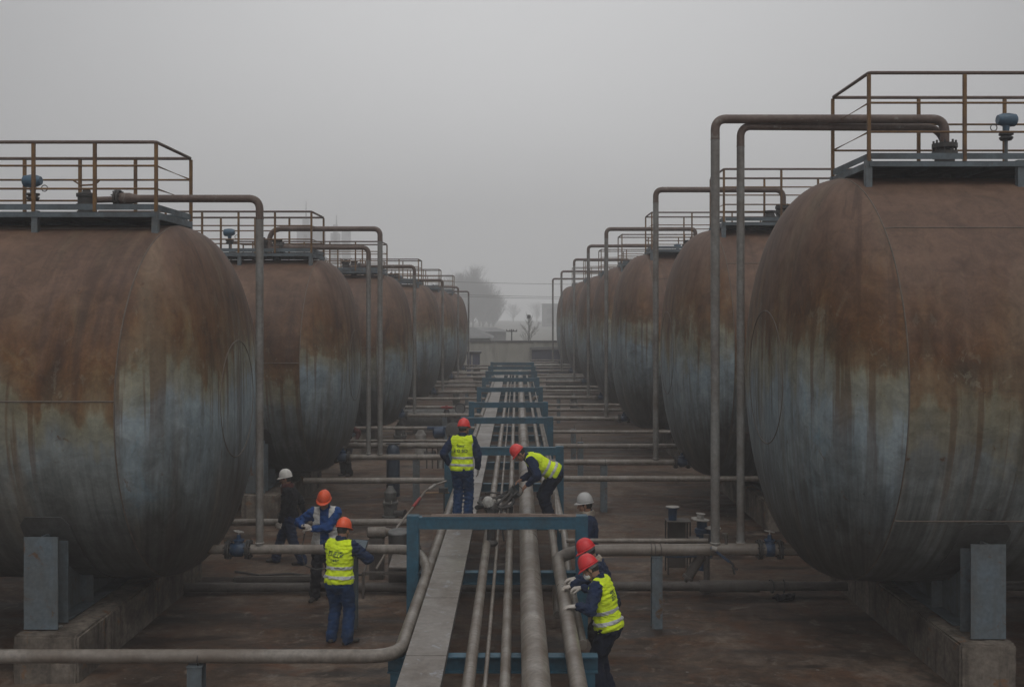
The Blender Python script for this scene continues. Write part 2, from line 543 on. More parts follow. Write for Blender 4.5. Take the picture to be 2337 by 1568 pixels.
# blue booth and blue gate in front of the wall
bd = worn('booth_blue', (0.085, 0.095, 0.16), (0.06, 0.065, 0.09), 0.5, 2.0, 0.6, streak=0.8)
br = empty('blue_booth', (-3.05, 70, 0), 'small blue sheet metal booth with flat dark roof against the far wall', 'booth')
MB().box2((-3.5, 69.5, 0), (-2.62, 70.5, 1.68)).build('body', bd, br)
MB().box2((-3.62, 69.38, 1.68), (-2.5, 70.6, 1.82)).build('roof', M_iron(), br)
MB().box2((-3.2, 69.46, 0.05), (-3.1, 69.5, 1.6)).build('door_gap', M_pale(), br)
gr = empty('blue_gate', (2.0, 73, 0), 'wide dark blue roller gate with pale lintel in the far wall', 'gate')
MB().box2((1.1, 74.4, 0), (6.0, 74.85, 1.78)).build('shutter', worn('gate_blue', (0.06, 0.065, 0.10), (0.045, 0.048, 0.065), 0.4, 1.0), gr)
MB().box2((0.95, 74.3, 1.78), (6.2, 74.85, 1.98)).build('lintel', worn('lintel_grey', (0.2, 0.2, 0.2), (0.12, 0.12, 0.12), 0.4, 1.0), gr)

# low sheds beyond the wall
sh = worn('shed_grey', (0.17, 0.17, 0.17), (0.13, 0.13, 0.13), 0.4, 0.4)
def shed(x0, x1, y, wall, ridge, label):
    r = empty('shed', ((x0 + x1) / 2, y, 0), label, 'shed')
    MB().box2((x0, y, 0), (x1, y + 7, wall)).build('wall', sh, r)
    m = MB()
    e = 0.35
    m.add([(x0 - e, y - e, wall), (x1 + e, y - e, wall), (x1 + e, y + 7 + e, wall), (x0 - e, y + 7 + e, wall), (x0 + 1.5, y + 3.5, ridge), (x1 - 1.5, y + 3.5, ridge)],
          [(0, 1, 5, 4), (1, 2, 5), (2, 3, 4, 5), (3, 0, 4), (0, 3, 2, 1)])
    m.build('roof', sh, r, smooth=False)
shed(-9, -2.6, 92, 2.2, 3.15, 'low hipped roof shed just beyond the grey boundary wall')
shed(-12, -1.6, 140, 1.9, 2.45, 'long low roofed shed farther off in the mist')
bb = empty('block_building', (20, 330, 0), 'plain mist-faded block building beyond the last tanks', 'building')
MB().box2((8.6, 330, 0), (30, 344, 7.4)).build('wall', sh, bb)
MB().box2((8.4, 329.8, 7.4), (30.2, 344.2, 7.7)).build('roof', sh, bb)
for k in range(5):
    for j in range(2):
        MB().box2((9.9 + k * 3.8, 329.9, 1.2 + j * 3.0), (12.0 + k * 3.8, 329.99, 3.0 + j * 3.0)).build('window', M_iron(), bb)

# towers in the mist on the left
tw = worn('tower_concrete', (0.30, 0.30, 0.32), (0.2, 0.2, 0.22), 0.4, 0.3)
TD = 380.0
def tx(x): return (x - VX) / F * TD
def tz(y): return CAM_H - (y - VY) / F * TD
def tower(label, slabs, mast, d0):
    cx = (slabs[0][0] + slabs[0][1]) / 2
    r = empty('tower', (tx(cx), TD, 0), label, 'tower')
    for x0, x1, yt in slabs:
        depth = (x1 - x0) * TD / F
        MB().box2((tx(x0), TD + d0, 0), (tx(x1), TD + d0 + depth, tz(yt)), 0.1).build('shaft', tw, r)
        for k in range(6):
            zz = 2.0 + k * (tz(yt) - 3) / 6
            MB().box2((tx(x0) + depth * 0.2, TD + d0 - 0.05, zz), (tx(x1) - depth * 0.2, TD + d0 - 0.004, zz + 1.2)).build('window_band', M_iron(), r)
    mx_, y0, y1 = mast
    MB().cyl((tx(mx_), TD + d0 + 1.2, tz(y1)), (tx(mx_), TD + d0 + 1.2, tz(y0)), 0.3, 8, 0.12).build('mast', M_iron(), r)
tower('broad pale tower with one stepped cap and thin mast in the mist', [(677, 733, 520), (690, 704, 500)], (697, 458, 502), 0)
tower('slim twin-shaft tower with a spire, faint in the mist', [(744, 764, 528), (770, 789, 514), (750, 760, 508)], (757, 485, 510), 9)

# bare trees
bark = worn('bark', (0.06, 0.052, 0.045), (0.035, 0.03, 0.027), 0.5, 2.0, 0.9)
def twiggy_tree(loc, h, half, label, seed, start=0.12, lift=0.75, n1=70, n2=9, n3=3, rad=None, rmin=0.0):
    """A leafless tree: tapered trunk, boughs all the way up it, twigs on every bough."""
    rr = random.Random(seed)
    root = empty('bare_tree', loc, label, 'tree')
    B = Vector(loc)
    rad = rad or h * 0.014
    lean = Vector((rr.uniform(-.03, .03), 0, 0)) * h
    trp = [B + lean * (t * t) + Vector((0, 0, h * t)) for t in (0, 0.25, 0.5, 0.75, 0.97)]
    MB().tube(trp, rad, 7, 0, True, [rad, rad * 0.8, rad * 0.55, rad * 0.3, rad * 0.06]).build('trunk', bark, root)
    cr = MB()
    for k in range(n1):
        t = start + (0.97 - start) * (k + rr.random()) / n1
        p = B + lean * (t * t) + Vector((0, 0, h * t))
        a = rr.uniform(0, 2 * math.pi)
        shape = (1 - t) ** 0.55 * (0.55 + 0.45 * min(1, t / 0.35))
        d = (Vector((math.cos(a), math.sin(a), 0)) + Vector((0, 0, lift * rr.uniform(0.7, 1.5)))).normalized()
        L = half * shape * rr.uniform(0.7, 1.25) * math.sqrt(1 + lift * lift)
        L = max(L, h * 0.04)
        r1 = rad * 0.32 * (1 - t * 0.6)
        m_ = p + d * L * 0.55 + Vector((0, 0, L * 0.03))
        e = p + d * L + Vector((0, 0, L * 0.14))
        cr.tube([p, m_, e], r1, 4, 0, False, [r1, r1 * 0.7, r1 * 0.25])
        for j in range(n2):
            u = rr.uniform(0.2, 1.0)
            q = p.lerp(m_, u / 0.55) if u < 0.55 else m_.lerp(e, (u - 0.55) / 0.45)
            d2 = (d + Vector((rr.uniform(-1, 1), rr.uniform(-1, 1), rr.uniform(-0.2, 1.0))) * 0.75).normalized()
            L2_ = L * rr.uniform(0.2, 0.42)
            e2 = q + d2 * L2_
            r2 = max(r1 * 0.36, rmin)
            cr.tube([q, e2], r2, 3, 0, False, [r2, r2 * 0.5])
            for i in range(n3):
                q3 = q.lerp(e2, rr.uniform(0.3, 1))
                d3 = (d2 + Vector((rr.uniform(-1, 1), rr.uniform(-1, 1), rr.uniform(-0.2, 0.9))) * 0.7).normalized()
                cr.tube([q3, q3 + d3 * L2_ * rr.uniform(0.4, 0.7)], r2 * 0.6, 3, 0, False, [r2 * 0.6, r2 * 0.4])
    cr.build('crown', bark, root, smooth=False)
    return root
twiggy_tree((1.05, 87, 0), 4.35, 1.15, 'small bare branching tree standing just behind the boundary wall', 5, 0.34, 0.95, 30, 9, 3, 0.055, 0.005)
CLUMP = ((-24.5, 330, 15.0, 4.2, 11, 'outermost tree of the misty clump, half hidden by the last tank'), (-18.5, 334, 16.5, 4.4, 12, 'tallest tree of the misty clump behind the last tank'), (-14.6, 331, 18.8, 4.2, 15, 'slightly lower tree of the misty clump, right beside the tallest'),
         (-11.2, 328, 12.5, 3.6, 13, 'mid-height tree of the misty clump where its crown steps down'), (-7.9, 333, 8.2, 3.0, 14, 'lowest bushy tree at the open edge of the misty clump'),
         (-16.6, 340, 15.5, 4.0, 16, 'rear tree of the misty clump filling the gap between the two tallest'), (-12.9, 342, 14.5, 3.8, 17, 'rear tree of the misty clump beyond the mid-height one'), (-9.6, 341, 10.4, 3.6, 18, 'rear low tree of the misty clump beside its open edge'))
for x, y, h, hw, s_, lab in CLUMP:
    tag(twiggy_tree((x, y, 0), h, hw * 1.45, lab, s_, 0.01, 1.15, 130, 11, 3, 0.32), group='bare trees in the mist')
for k, (x, y, h, s_) in enumerate(((-2.0, 520, 8.0, 21), (10.5, 530, 9.0, 22))):
    tag(twiggy_tree((x, y, 0), h, 4.5, ['faint far tree seen over the low shed in the gap', 'faint far tree seen behind the small bare tree'][k], s_, 0.1, 1.0, 60, 8, 2, 0.3), group='faint far trees')

# lamp on a thin pole in the bare tree, T shaped utility pole, power lines
lp = empty('lamp_pole', (1.02, 85, 0), 'thin pole carrying a small square lamp amid the bare tree', 'lamp pole')
MB().cyl((1.02, 85, 0), (1.02, 85, 4.1), 0.05, 8, 0.035).build('pole', M_iron(), lp)
MB().box((1.02, 85, 4.2), (0.3, 0.2, 0.32), None, 0.04).build('lamp_head', M_iron(), lp)
up = empty('utility_pole', (-0.45, 84, 0), 'short T-shaped utility pole with two insulator arms above the wall', 'utility pole')
MB().cyl((-0.45, 84, 0), (-0.45, 84, 3.15), 0.07, 8, 0.055).build('pole', M_iron(), up)
MB().box((-0.45, 84, 2.98), (0.92, 0.08, 0.09)).build('crossarm', M_iron(), up)
for dx in (-0.42, -0.15, 0.15, 0.42):
    MB().cyl((-0.45 + dx, 84, 3.02), (-0.45 + dx, 84, 3.14), 0.035, 8).build('insulator', M_iron(), up)
for sgn, nm in ((-1, 'tall power pole hidden mostly behind the nearer tanks'), (1, 'tall power pole standing behind the tanks with level rails')):
    q = empty('power_pole', (sgn * 34, 120, 0), nm, 'power pole', 'power poles')
    MB().cyl((sgn * 34, 120, 0), (sgn * 34, 120, 9.4), 0.16, 8, 0.1).build('pole', M_iron(), q)
    MB().box((sgn * 34, 120, 8.9), (0.15, 2.2, 0.12)).build('crossarm', M_iron(), q)
for k, (zz, dy, nm) in enumerate(((9.0, 0.9, 'highest of the three thin power lines crossing the mist'), (7.45, 0.0, 'middle of the three thin power lines crossing the mist'), (7.22, -0.9, 'lowest of the three thin power lines crossing the mist'))):
    pts = [Vector((x, 120 + dy, zz + 0.9 * ((x / 34.0) ** 2 - 1) - x * 0.02)) for x in range(-34, 35, 4)]
    tag(MB().tube(pts, 0.022, 5).build('power_line', M_iron()), nm, 'power line', 'power lines')

# ---------------------------------------------------------------- tanks
SIDE = {
    -1: dict(R=2.51, zc=3.26, a=1.03, tip=-4.05, L=12.0),
    1: dict(R=2.82, zc=3.59, a=1.20, tip=3.53, L=12.0),
}
TANKS = {
    -1: [(14.5, -4.05), (23.8, -3.85), (33.4, -3.555), (44.0, -3.39), (54.0, -3.285), (62.5, -3.1)],
    1: [(14.25, 3.53), (23.0, 3.44), (32.4, 3.13), (41.2, 3.12), (50.6, 3.08), (60.0, 2.93), (70.0, 2.79)],
}
EXPO = 2.7
SEAM = 0.22
def tank_mesh(s):
    """Lathe about x: the head end points to the aisle, x = 0 at its seam; flow uv on every corner."""
    q = SIDE[s]
    Rr, a, L = q['R'], q['a'], q['L']
    prof = []
    nh = 26
    for i in range(nh + 1):                      # aisle head, tip to seam
        t = i / nh * math.pi / 2
        x = a * max(math.cos(t), 0) ** (2 / EXPO)
        prof.append((x, Rr * math.sin(t) ** (2 / EXPO), 1))
    # the plate seam sits a hand's breadth out on the head
    prof = [p for p in prof if abs(p[0] - SEAM) > 0.05 and p[0] > SEAM]
    for x in (SEAM, SEAM - 0.002, SEAM * 0.66, SEAM * 0.33, 0.0):
        prof.append((x, Rr * (1 - (x / a) ** EXPO) ** (1 / EXPO), 1 if x == SEAM else 0))
    for i in range(1, 13):
        prof.append((-L * i / 12, Rr, 0))
    for i in range(1, nh + 1):
        t = math.pi / 2 * (1 - i / nh)
        prof.append((-L - a * max(math.cos(t), 0) ** (2 / EXPO), Rr * math.sin(t) ** (2 / EXPO), 2))
    n = 144
    vs, uv, fs = [], [], []
    for x, r, kind in prof:
        r = max(r, 0.004)
        for k in range(n):
            th = 2 * math.pi * k / n
            y, z = r * math.cos(th), r * math.sin(th)
            vs.append((-s * x, y, z))
            if kind == 0:
                uv.append((x, th * Rr))
            else:
                xx = abs(x) - (L if kind == 2 else 0)
                uv.append((Rr * math.atan2(y, xx + 0.25) + 31.0 * kind, z))
    for i in range(len(prof) - 1):
        for k in range(n):
            k2 = (k + 1) % n
            fs.append((i * n + k, i * n + k2, (i + 1) * n + k2, (i + 1) * n + k))
    me = bpy.data.meshes.new('tank_shell')
    me.from_pydata(vs, [], fs)
    lay = me.uv_layers.new(name='flow')
    li = 0
    for pi, f in enumerate(fs):
        ring = f[0] // n
        cyl = prof[ring][2] == 1 and prof[ring + 1][2] == 0 or prof[ring][2] == 0 and prof[ring + 1][2] == 0
        wrap = (f[0] % n) == n - 1
        for vi in f:
            u_, v_ = uv[vi]
            if cyl:
                x, r, kd = prof[vi // n]
                th = 2 * math.pi * ((vi % n) if not (wrap and vi % n == 0) else n) / n
                u_, v_ = (-x if x > 0 and vi // n < 40 and prof[vi // n][0] >= 0 else x), th * Rr
            lay.data[li].uv = (u_, v_)
            li += 1
    bm = bmesh.new()
    bm.from_mesh(me)
    bmesh.ops.recalc_face_normals(bm, faces=bm.faces)
    bm.to_mesh(me)
    bm.free()
    me.materials.append(tank_material('tank_paint', q['zc'], Rr, 0, s))
    me.shade_smooth()
    return me

def make_tank(s):
    q = SIDE[s]
    Rr, a, zc = q['R'], q['a'], q['zc']
    d = TANKS[s][0][0]
    xj = q['tip'] - s * (-a)                    # seam: a behind the tip, away from the aisle
    xj = q['tip'] + s * a
    root = empty('storage_tank', (q['tip'], d, 0), 'x y z w', 'tank', 'storage tanks')
    me = tank_mesh(s)
    sh_ = bpy.data.objects.new('shell', me)
    COL.objects.link(sh_)
    sh_.location = (xj, d, zc)
    attach(sh_, root)
    seam = worn('weld_seam', (0.145, 0.115, 0.09), (0.085, 0.07, 0.058), 0.5, 5.0, 0.6)
    C = Vector((xj, d, zc))
    for x in (-SEAM, 2.35, 5.2, 8.4):
        MB().torus(C + Vector((s * x, 0, 0)), (1, 0, 0), Rr * (1 - (max(-x, 0) / a) ** EXPO) ** (1 / EXPO) + 0.001, 0.009, 128, 6).build('weld_seam', seam, root)
    rc = Rr * 0.335
    xc = a * (1 - (rc / Rr) ** EXPO) ** (1 / EXPO)
    MB().torus(C + Vector((-s * xc, 0, 0)), (1, 0, 0), rc, 0.008, 64, 6).build('weld_seam', seam, root)
    def lseam(x0, x1, th):
        pts = []
        for x in ([-SEAM, -SEAM * 0.6, -SEAM * 0.3, 0.0] if x0 < 0 else [x0]) + [(max(x0, 0) + x1) / 2, x1]:
            r_ = Rr * (1 - (max(-x, 0) / a) ** EXPO) ** (1 / EXPO) + 0.001
            pts.append(C + Vector((s * x, -r_ * math.cos(th), r_ * math.sin(th))))
        MB().tube(pts, 0.010, 6).build('weld_seam', seam, root)
    lseam(-0.12, 2.33, R(4 if s < 0 else -34))
    lseam(-0.12, 2.33, R(74 if s < 0 else 44))
    lseam(2.38, 5.18, R(20))
    lseam(5.23, 8.38, R(-12))
    # saddles: steel legs with a curved pad plate welded to the shell
    xs = (-5.88, -13.4) if s < 0 else (5.65, 13.2)
    wleg = 0.42
    zb = 0.60
    for sx in xs:
        for k, dy in enumerate((-2.06, -1.05, 1.05, 2.06) if s < 0 else (-2.17, -1.05, 1.05, 2.17)):
            zt = zc - math.sqrt(Rr ** 2 - (abs(dy) - 0.16) ** 2) + 0.12
            m = MB()
            y = d + dy
            if abs(dy) > 1.5:
                f = 0.018
                m.box2((sx - wleg / 2, y - 0.15, zb), (sx + wleg / 2, y - 0.15 + f, zt))
                m.box2((sx - wleg / 2, y + 0.15 - f, zb), (sx + wleg / 2, y + 0.15, zt + 0.0))
                m.box2((sx - 0.012, y - 0.15 + f, zb), (sx + 0.012, y + 0.15 - f, zt))
            else:
                m.box2((sx - wleg / 2 + 0.05, y - 0.012, zb), (sx + wleg / 2 - 0.05, y + 0.012, zt))
            m.build('leg', M_leg(), root, smooth=False)
        MB().box2((sx - 0.2, d - 1.8, zb), (sx + 0.2, d + 1.8, zb + 0.02)).build('base_plate', M_deck(), root, smooth=False)
        # web between the legs
        m = MB()
        nseg = 24
        prof_ = []
        for i in range(nseg + 1):
            y = -1.78 + 3.56 * i / nseg
            prof_.append((y, zc - math.sqrt(Rr ** 2 - y * y) - 0.002))
        vs = []
        for xx in (sx - 0.01, sx + 0.01):
            for y, z in prof_:
                vs.append((xx, d + y, zb + 0.021))
                vs.append((xx, d + y, max(z, zb + 0.03)))
        fs = []
        k0 = (nseg + 1) * 2
        for i in range(nseg):
            fs += [(i * 2, i * 2 + 2, i * 2 + 3, i * 2 + 1), (k0 + i * 2, k0 + i * 2 + 1, k0 + i * 2 + 3, k0 + i * 2 + 2), (i * 2 + 1, i * 2 + 3, k0 + i * 2 + 3, k0 + i * 2 + 1)]
        m.add(vs, fs)
        m.build('web_plate', M_leg(), root, smooth=False)
        # pad: a curved strip 12 mm proud of the shell, corners cut
        m = MB()
        zpad = 1.98
        th1 = math.acos(max(-1, min(1, (zc - zpad) / Rr)))
        nn = 40
        vs, fs = [], []
        for i in range(nn + 1):
            th = -th1 + 2 * th1 * i / nn
            edge = min(i, nn - i) * (2 * th1 / nn) * Rr
            hw = 0.31 - max(0, 0.09 - edge)
            for rr_, xx in ((Rr + 0.014, -hw), (Rr + 0.014, hw), (Rr - 0.01, hw), (Rr - 0.01, -hw)):
                vs.append((sx + xx, d + rr_ * math.sin(th), zc - rr_ * math.cos(th)))
        for i in range(nn):
            for k in range(4):
                k2 = (k + 1) % 4
                fs.append((i * 4 + k, i * 4 + k2, (i + 1) * 4 + k2, (i + 1) * 4 + k))
        fs += [(0, 3, 2, 1), (nn * 4, nn * 4 + 1, nn * 4 + 2, nn * 4 + 3)]
        m.add(vs, fs)
        m.build('pad_plate', worn('pad_paint', (0.085, 0.09, 0.088), (0.05, 0.048, 0.045), 0.5, 3.0, 0.6, streak=1.5), root, smooth=False)
    return root

def make_footing(s):
    """Two concrete sleepers; only the aisle side one is a separate block each."""
    d = TANKS[s][0][0]
    res = []
    for x0, x1 in (((-6.13, -5.34), (-13.8, -13.0)) if s < 0 else ((5.25, 5.92), (12.85, 13.55))):
        m = MB()
        hw_ = 2.40 if s < 0 else 2.46
        y0, y1 = (d - hw_, d + hw_)
        ny = 22
        rr = random.Random(3)
        # a cast block with slightly uneven faces and a worn top edge
        m.box2((x0, y0, -0.05), (x1, y1, 0.58), 0.025)
        o = m.build('concrete_footing', M_concrete())
        bm = bmesh.new()
        bm.from_mesh(o.data)
        bmesh.ops.subdivide_edges(bm, edges=[e for e in bm.edges if e.calc_length() > 0.4], cuts=9, use_grid_fill=True)
        for v in bm.verts:
            v.co += Vector((rr.uniform(-1, 1), rr.uniform(-1, 1), rr.uniform(-1, 1))) * 0.006
        bm.to_mesh(o.data)
        bm.free()
        res.append(o)
    return res

RAILH = {-1: 0.95, 1: 1.16}
def make_platform(s):
    q = SIDE[s]
    d = TANKS[s][0][0]
    zc, Rr = q['zc'], q['R']
    top = zc + Rr
    if s < 0:
        xe, yf, yb, zd, length, sp = -4.93, 13.6, 15.05, 5.885, 4.9, 0.838
    else:
        xe, yf, yb, zd, length, sp = 4.63, 13.1, 14.6, 6.50, 5.2, 1.26
    dd = s                                       # platform runs away from the aisle
    xo = xe + dd * length
    lo, hi = min(xe, xo), max(xe, xo)
    root = empty('access_platform', (xe, (yf + yb) / 2, zd), 'x y z w', 'platform', 'access platforms')
    rust = M_rail()
    MB().box2((lo, yf, zd - 0.012), (hi, yb, zd + 0.0)).build('deck', worn('grating', (0.05, 0.055, 0.06), (0.03, 0.032, 0.034), 0.5, 4.0), root, smooth=False)
    for y in (yf, yb):
        MB().box2((lo, y - 0.03, zd - 0.075), (hi, y + 0.03, zd - 0.014)).build('edge_beam', M_deck(), root, smooth=False)
        MB().box2((lo + 0.03, y - 0.004, zd + 0.025), (hi - 0.03, y + 0.004, zd + 0.105)).build('toe_board', M_deck(), root, smooth=False)
    for x in (xe, xo):
        MB().box2((x - 0.03, yf + 0.032, zd - 0.10), (x + 0.03, yb - 0.032, zd - 0.014)).build('edge_beam', M_deck(), root, smooth=False)
        MB().box2((x - 0.004, yf + 0.006, zd + 0.025), (x + 0.004, yb - 0.006, zd + 0.105)).build('toe_board', M_deck(), root, smooth=False)
    nb = int(length / 0.8)
    for k in range(1, nb):
        x = xe + dd * length * k / nb
        MB().box2((x - 0.02, yf + 0.032, zd - 0.07), (x + 0.02, yb - 0.032, zd - 0.014)).build('joist', M_deck(), root, smooth=False)
    for x in [xe + dd * t for t in (0.02, 1.66, 3.3, length - 0.05)] if s < 0 else [xe + dd * t for t in (0.0, 2.0, 3.6, length - 0.05)]:
        for y in (yf + 0.03, yb - 0.03):
            zt = zc + math.sqrt(Rr ** 2 - (y - d) ** 2) - 0.03
            MB().box2((x - 0.042, y - 0.042, zt), (x + 0.042, y + 0.042, zd - 0.005 + (0.02 if y < d else 0))).build('leg', M_leg(), root, smooth=False)
    H = RAILH[s]
    n = int(length / sp + 0.5)
    for y, off in ((yf, 0.0), (yb, 0.0)):
        for k in range(n + 1):
            x = xe + dd * min(k * sp * (1.0 if y == yf else 1.0), length)
            MB().box2((x - 0.021, y - 0.021, zd - 0.0), (x + 0.021, y + 0.021, zd + H - 0.02)).build('post', rust, root, smooth=False)
    for f in (1.0, 0.66, 0.33):
        r = 0.024 if f == 1.0 else 0.015
        z = zd + H * f
        if f == 1.0:
            MB().tube([(xo, yb, z), (xo, yf, z), (xe, yf, z), (xe, yb, z), (xo, yb, z)], r, 8, 0.05).build('top_rail', M_rusty(), root)
        else:
            MB().tube([(xo, yf, z), (xe, yf, z), (xe, yb, z), (xo, yb, z), (xo, yf, z)], r, 8, 0.0).build('mid_rail', rust, root)
    return root

def gauge(x, y, z0, z1, label, s_=1.0, flip=1):
    root = empty('level_gauge', (x, y, z0), label, 'gauge', 'level gauges')
    MB().cyl((x, y, z0), (x, y, z1 - 0.28 * s_), 0.022 * s_, 10).build('stem', M_leg(), root)
    f = MB()
    f.lathe((x, y, z1 - 0.30 * s_), [(-0.045 * s_, 0.07 * s_), (-0.02 * s_, 0.09 * s_), (0.0, 0.09 * s_), (0.012 * s_, 0.06 * s_), (0.03 * s_, 0.095 * s_), (0.055 * s_, 0.095 * s_)])
    f.build('flange', M_iron(), root)
    f = MB()
    f.cyl((x, y, z1 - 0.25 * s_), (x, y, z1 - 0.14 * s_), 0.035 * s_, 10, 0.05 * s_)
    f.lathe((x - flip * 0.14 * s_, y, z1 - 0.07 * s_), [(0, 0.06 * s_), (0.02 * s_, 0.085 * s_), (0.12 * s_, 0.095 * s_), (0.2 * s_, 0.085 * s_), (0.26 * s_, 0.06 * s_)], axis=(flip, 0, 0.05))
    f.build('transmitter_head', worn('gauge_blue', (0.05, 0.11, 0.17), (0.04, 0.07, 0.10), 0.4, 6.0, 0.4), root)
    MB().torus((x + flip * 0.17 * s_, y, z1 - 0.17 * s_), (0, 1, 0), 0.045 * s_, 0.007 * s_, 16, 6).build('cable_loop', M_iron(), root)
    return root

def bolted_flange(m, c, axis, r, t=0.03, gap=0.012, n=8):
    c, ax = Vector(c), Vector(axis).normalized()
    m.lathe(c - ax * (t + gap / 2), [(0, r), (t, r)], ax, 24)
    m.lathe(c + ax * (gap / 2), [(0, r), (t, r)], ax, 24)
    up_ = Vector((0, 0, 1)) if abs(ax.z) < 0.9 else Vector((1, 0, 0))
    nx = ax.cross(up_).normalized()
    ny = ax.cross(nx)
    for k in range(n):
        a = 2 * math.pi * (k + 0.5) / n
        p = c + (nx * math.cos(a) + ny * math.sin(a)) * r * 0.84
        m.cyl(p - ax * (t + gap + 0.02), p + ax * (t + gap + 0.02), r * 0.085, 6)

def gate_valve(c, r, label, body=None, axis=(1, 0, 0), group='flanged valves at the tank outlets', wheel=True):
    """A flanged valve set into a pipe: body, two flange pairs, bonnet, stem and handwheel."""
    c, ax = Vector(c), Vector(axis).normalized()
    root = empty('flanged_valve', c, label, 'valve', group)
    b = body or M_blue()
    m = MB()
    m.lathe(c - ax * r * 2.0, [(0, r * 1.15), (r * 0.8, r * 1.2), (r * 1.3, r * 1.55), (r * 2.7, r * 1.55), (r * 3.2, r * 1.2), (r * 4.0, r * 1.15)], ax, 20)
    m.lathe(c + Vector((0, 0, r * 1.2)), [(0, r * 1.0), (r * 0.5, r * 0.9), (r * 0.55, r * 1.15), (r * 0.9, r * 1.15), (r * 0.95, r * 0.5), (r * 1.9, r * 0.4)], (0, 0, 1), 16)
    m.build('body', b, root)
    for sg in (-1, 1):
        f = MB()
        bolted_flange(f, c + ax * sg * r * 2.1, ax, r * 2.05, r * 0.36, r * 0.12)
        f.build('flange', M_iron(), root)
    MB().cyl(c + Vector((0, 0, r * 3.0)), c + Vector((0, 0, r * 4.0)), r * 0.16, 8).build('stem', M_pale(), root)
    if wheel:
        m = MB()
        zt = c + Vector((0, 0, r * 3.75))
        m.torus(zt, (0.2, 0.1, 1), r * 1.05, r * 0.1, 20, 6)
        for k in range(3):
            a = k * math.pi / 3
            dv = Vector((math.cos(a), math.sin(a), -0.2 * math.cos(a) - 0.1 * math.sin(a))) * r * 1.05
            m.cyl(zt - dv, zt + dv, r * 0.09, 6)
        m.build('handwheel', M_pale(), root)
    return root

ORD = ['first', 'second', 'third', 'fourth', 'fifth', 'sixth', 'seventh']
def which(s, i):
    n = len(TANKS[s]) - 1
    return ('nearest' if i == 0 else 'farthest' if i == n else ORD[i] + '-nearest') + f' {ROW[s]}-row tank'
ROW = {-1: 'left', 1: 'right'}
for s in (-1, 1):
    q = SIDE[s]
    t0 = make_tank(s)
    f0 = make_footing(s)
    p0 = make_platform(s)
    d0, x0 = TANKS[s][0]
    last = len(TANKS[s]) - 1
    for i, (d, x) in enumerate(TANKS[s]):
        if i == 0:
            t, fs_, pl = t0, f0, p0
        else:
            off = Vector((x - x0, d - d0, 0))
            t, pl = copy_tree(t0), copy_tree(p0)
            t.location += off
            pl.location += off
            fs_ = []
            for f in f0:
                c = f.copy()
                COL.objects.link(c)
                c.location += off
                fs_.append(c)
        where = which(s, i)
        t['label'] = f'rust-streaked storage tank with faded blue-grey paint, the {where}'
        pl['label'] = f'access platform with rusty rails on top of the {where}'
        for k, f in enumerate(fs_):
            tag(f, f'stained concrete footing under the {"aisle" if k == 0 else "outer"} end of the {where}', 'footing', 'tank footings')

# ---------------------------------------------------------------- pipe rack down the aisle
FR = [13.9, 21.1, 27.1, 31.7, 38.0, 43.7, 48.5, 53.0, 57.5]
def ibeam(m, a, b, wdt, hgt, t=0.014):
    """An I beam lying along x between a and b (centre line), or standing along z."""
    a, b = Vector(a), Vector(b)
    if abs((b - a).x) > abs((b - a).z):
        x0, x1, y, z = a.x, b.x, a.y, a.z
        m.box2((x0, y - wdt / 2, z + hgt / 2 - t), (x1, y + wdt / 2, z + hgt / 2))
        m.box2((x0, y - wdt / 2, z - hgt / 2), (x1, y + wdt / 2, z - hgt / 2 + t))
        m.box2((x0, y - t / 2, z - hgt / 2 + t), (x1, y + t / 2, z + hgt / 2 - t))
    else:
        x, y, z0, z1 = a.x, a.y, a.z, b.z
        m.box2((x - wdt / 2, y - hgt / 2, z0), (x + wdt / 2, y - hgt / 2 + t, z1))
        m.box2((x - wdt / 2, y + hgt / 2 - t, z0), (x + wdt / 2, y + hgt / 2, z1))
        m.box2((x - t / 2, y - hgt / 2 + t, z0), (x + t / 2, y + hgt / 2 - t, z1))
def ibeam_plate_front(m, x0, x1, y, z0, z1, depth):
    """A closed box beam with a slightly wider top flange."""
    m.box2((x0, y - depth / 2, z0), (x1, y + depth / 2, z1 - 0.014))
    m.box2((x0, y - depth / 2 - 0.012, z1 - 0.014), (x1, y + depth / 2 + 0.012, z1))

def make_frame(y):
    root = empty('pipe_gantry', (-0.27, y, 0), 'x y z w', 'pipe frame', 'blue pipe frames')
    for x in (-1.45, 0.90):
        MB().box2((x - 0.085, y - 0.08, 0), (x + 0.085, y + 0.08, 1.685), 0.008).build('post', M_frame(), root, smooth=False)
        MB().box2((x - 0.15, y - 0.14, 0.001), (x + 0.15, y + 0.14, 0.02)).build('foot_plate', M_frame(), root, smooth=False)
    m = MB()
    ibeam_plate_front(m, -1.365, 0.815, y, 1.50, 1.665, 0.13)
    m.build('top_beam', M_frame(), root, smooth=False)
    m = MB()
    ibeam(m, (-1.365, y, 0.815), (0.815, y, 0.815), 0.13, 0.17)
    m.build('lower_beam', M_frame(), root, smooth=False)
    return root
f0 = make_frame(FR[0])
for i, y in enumerate(FR):
    f = f0 if i == 0 else copy_tree(f0)
    if i:
        f.location.y += y - FR[0]
    f['label'] = f'blue steel pipe frame over the rack pipes, {["nearest, with thin rods lying on its beam", "second, behind the two men on the rack", "third from the camera", "fourth from the camera", "fifth from the camera", "sixth from the camera", "third from the far end", "second from the far end", "farthest of its line"][i]}'

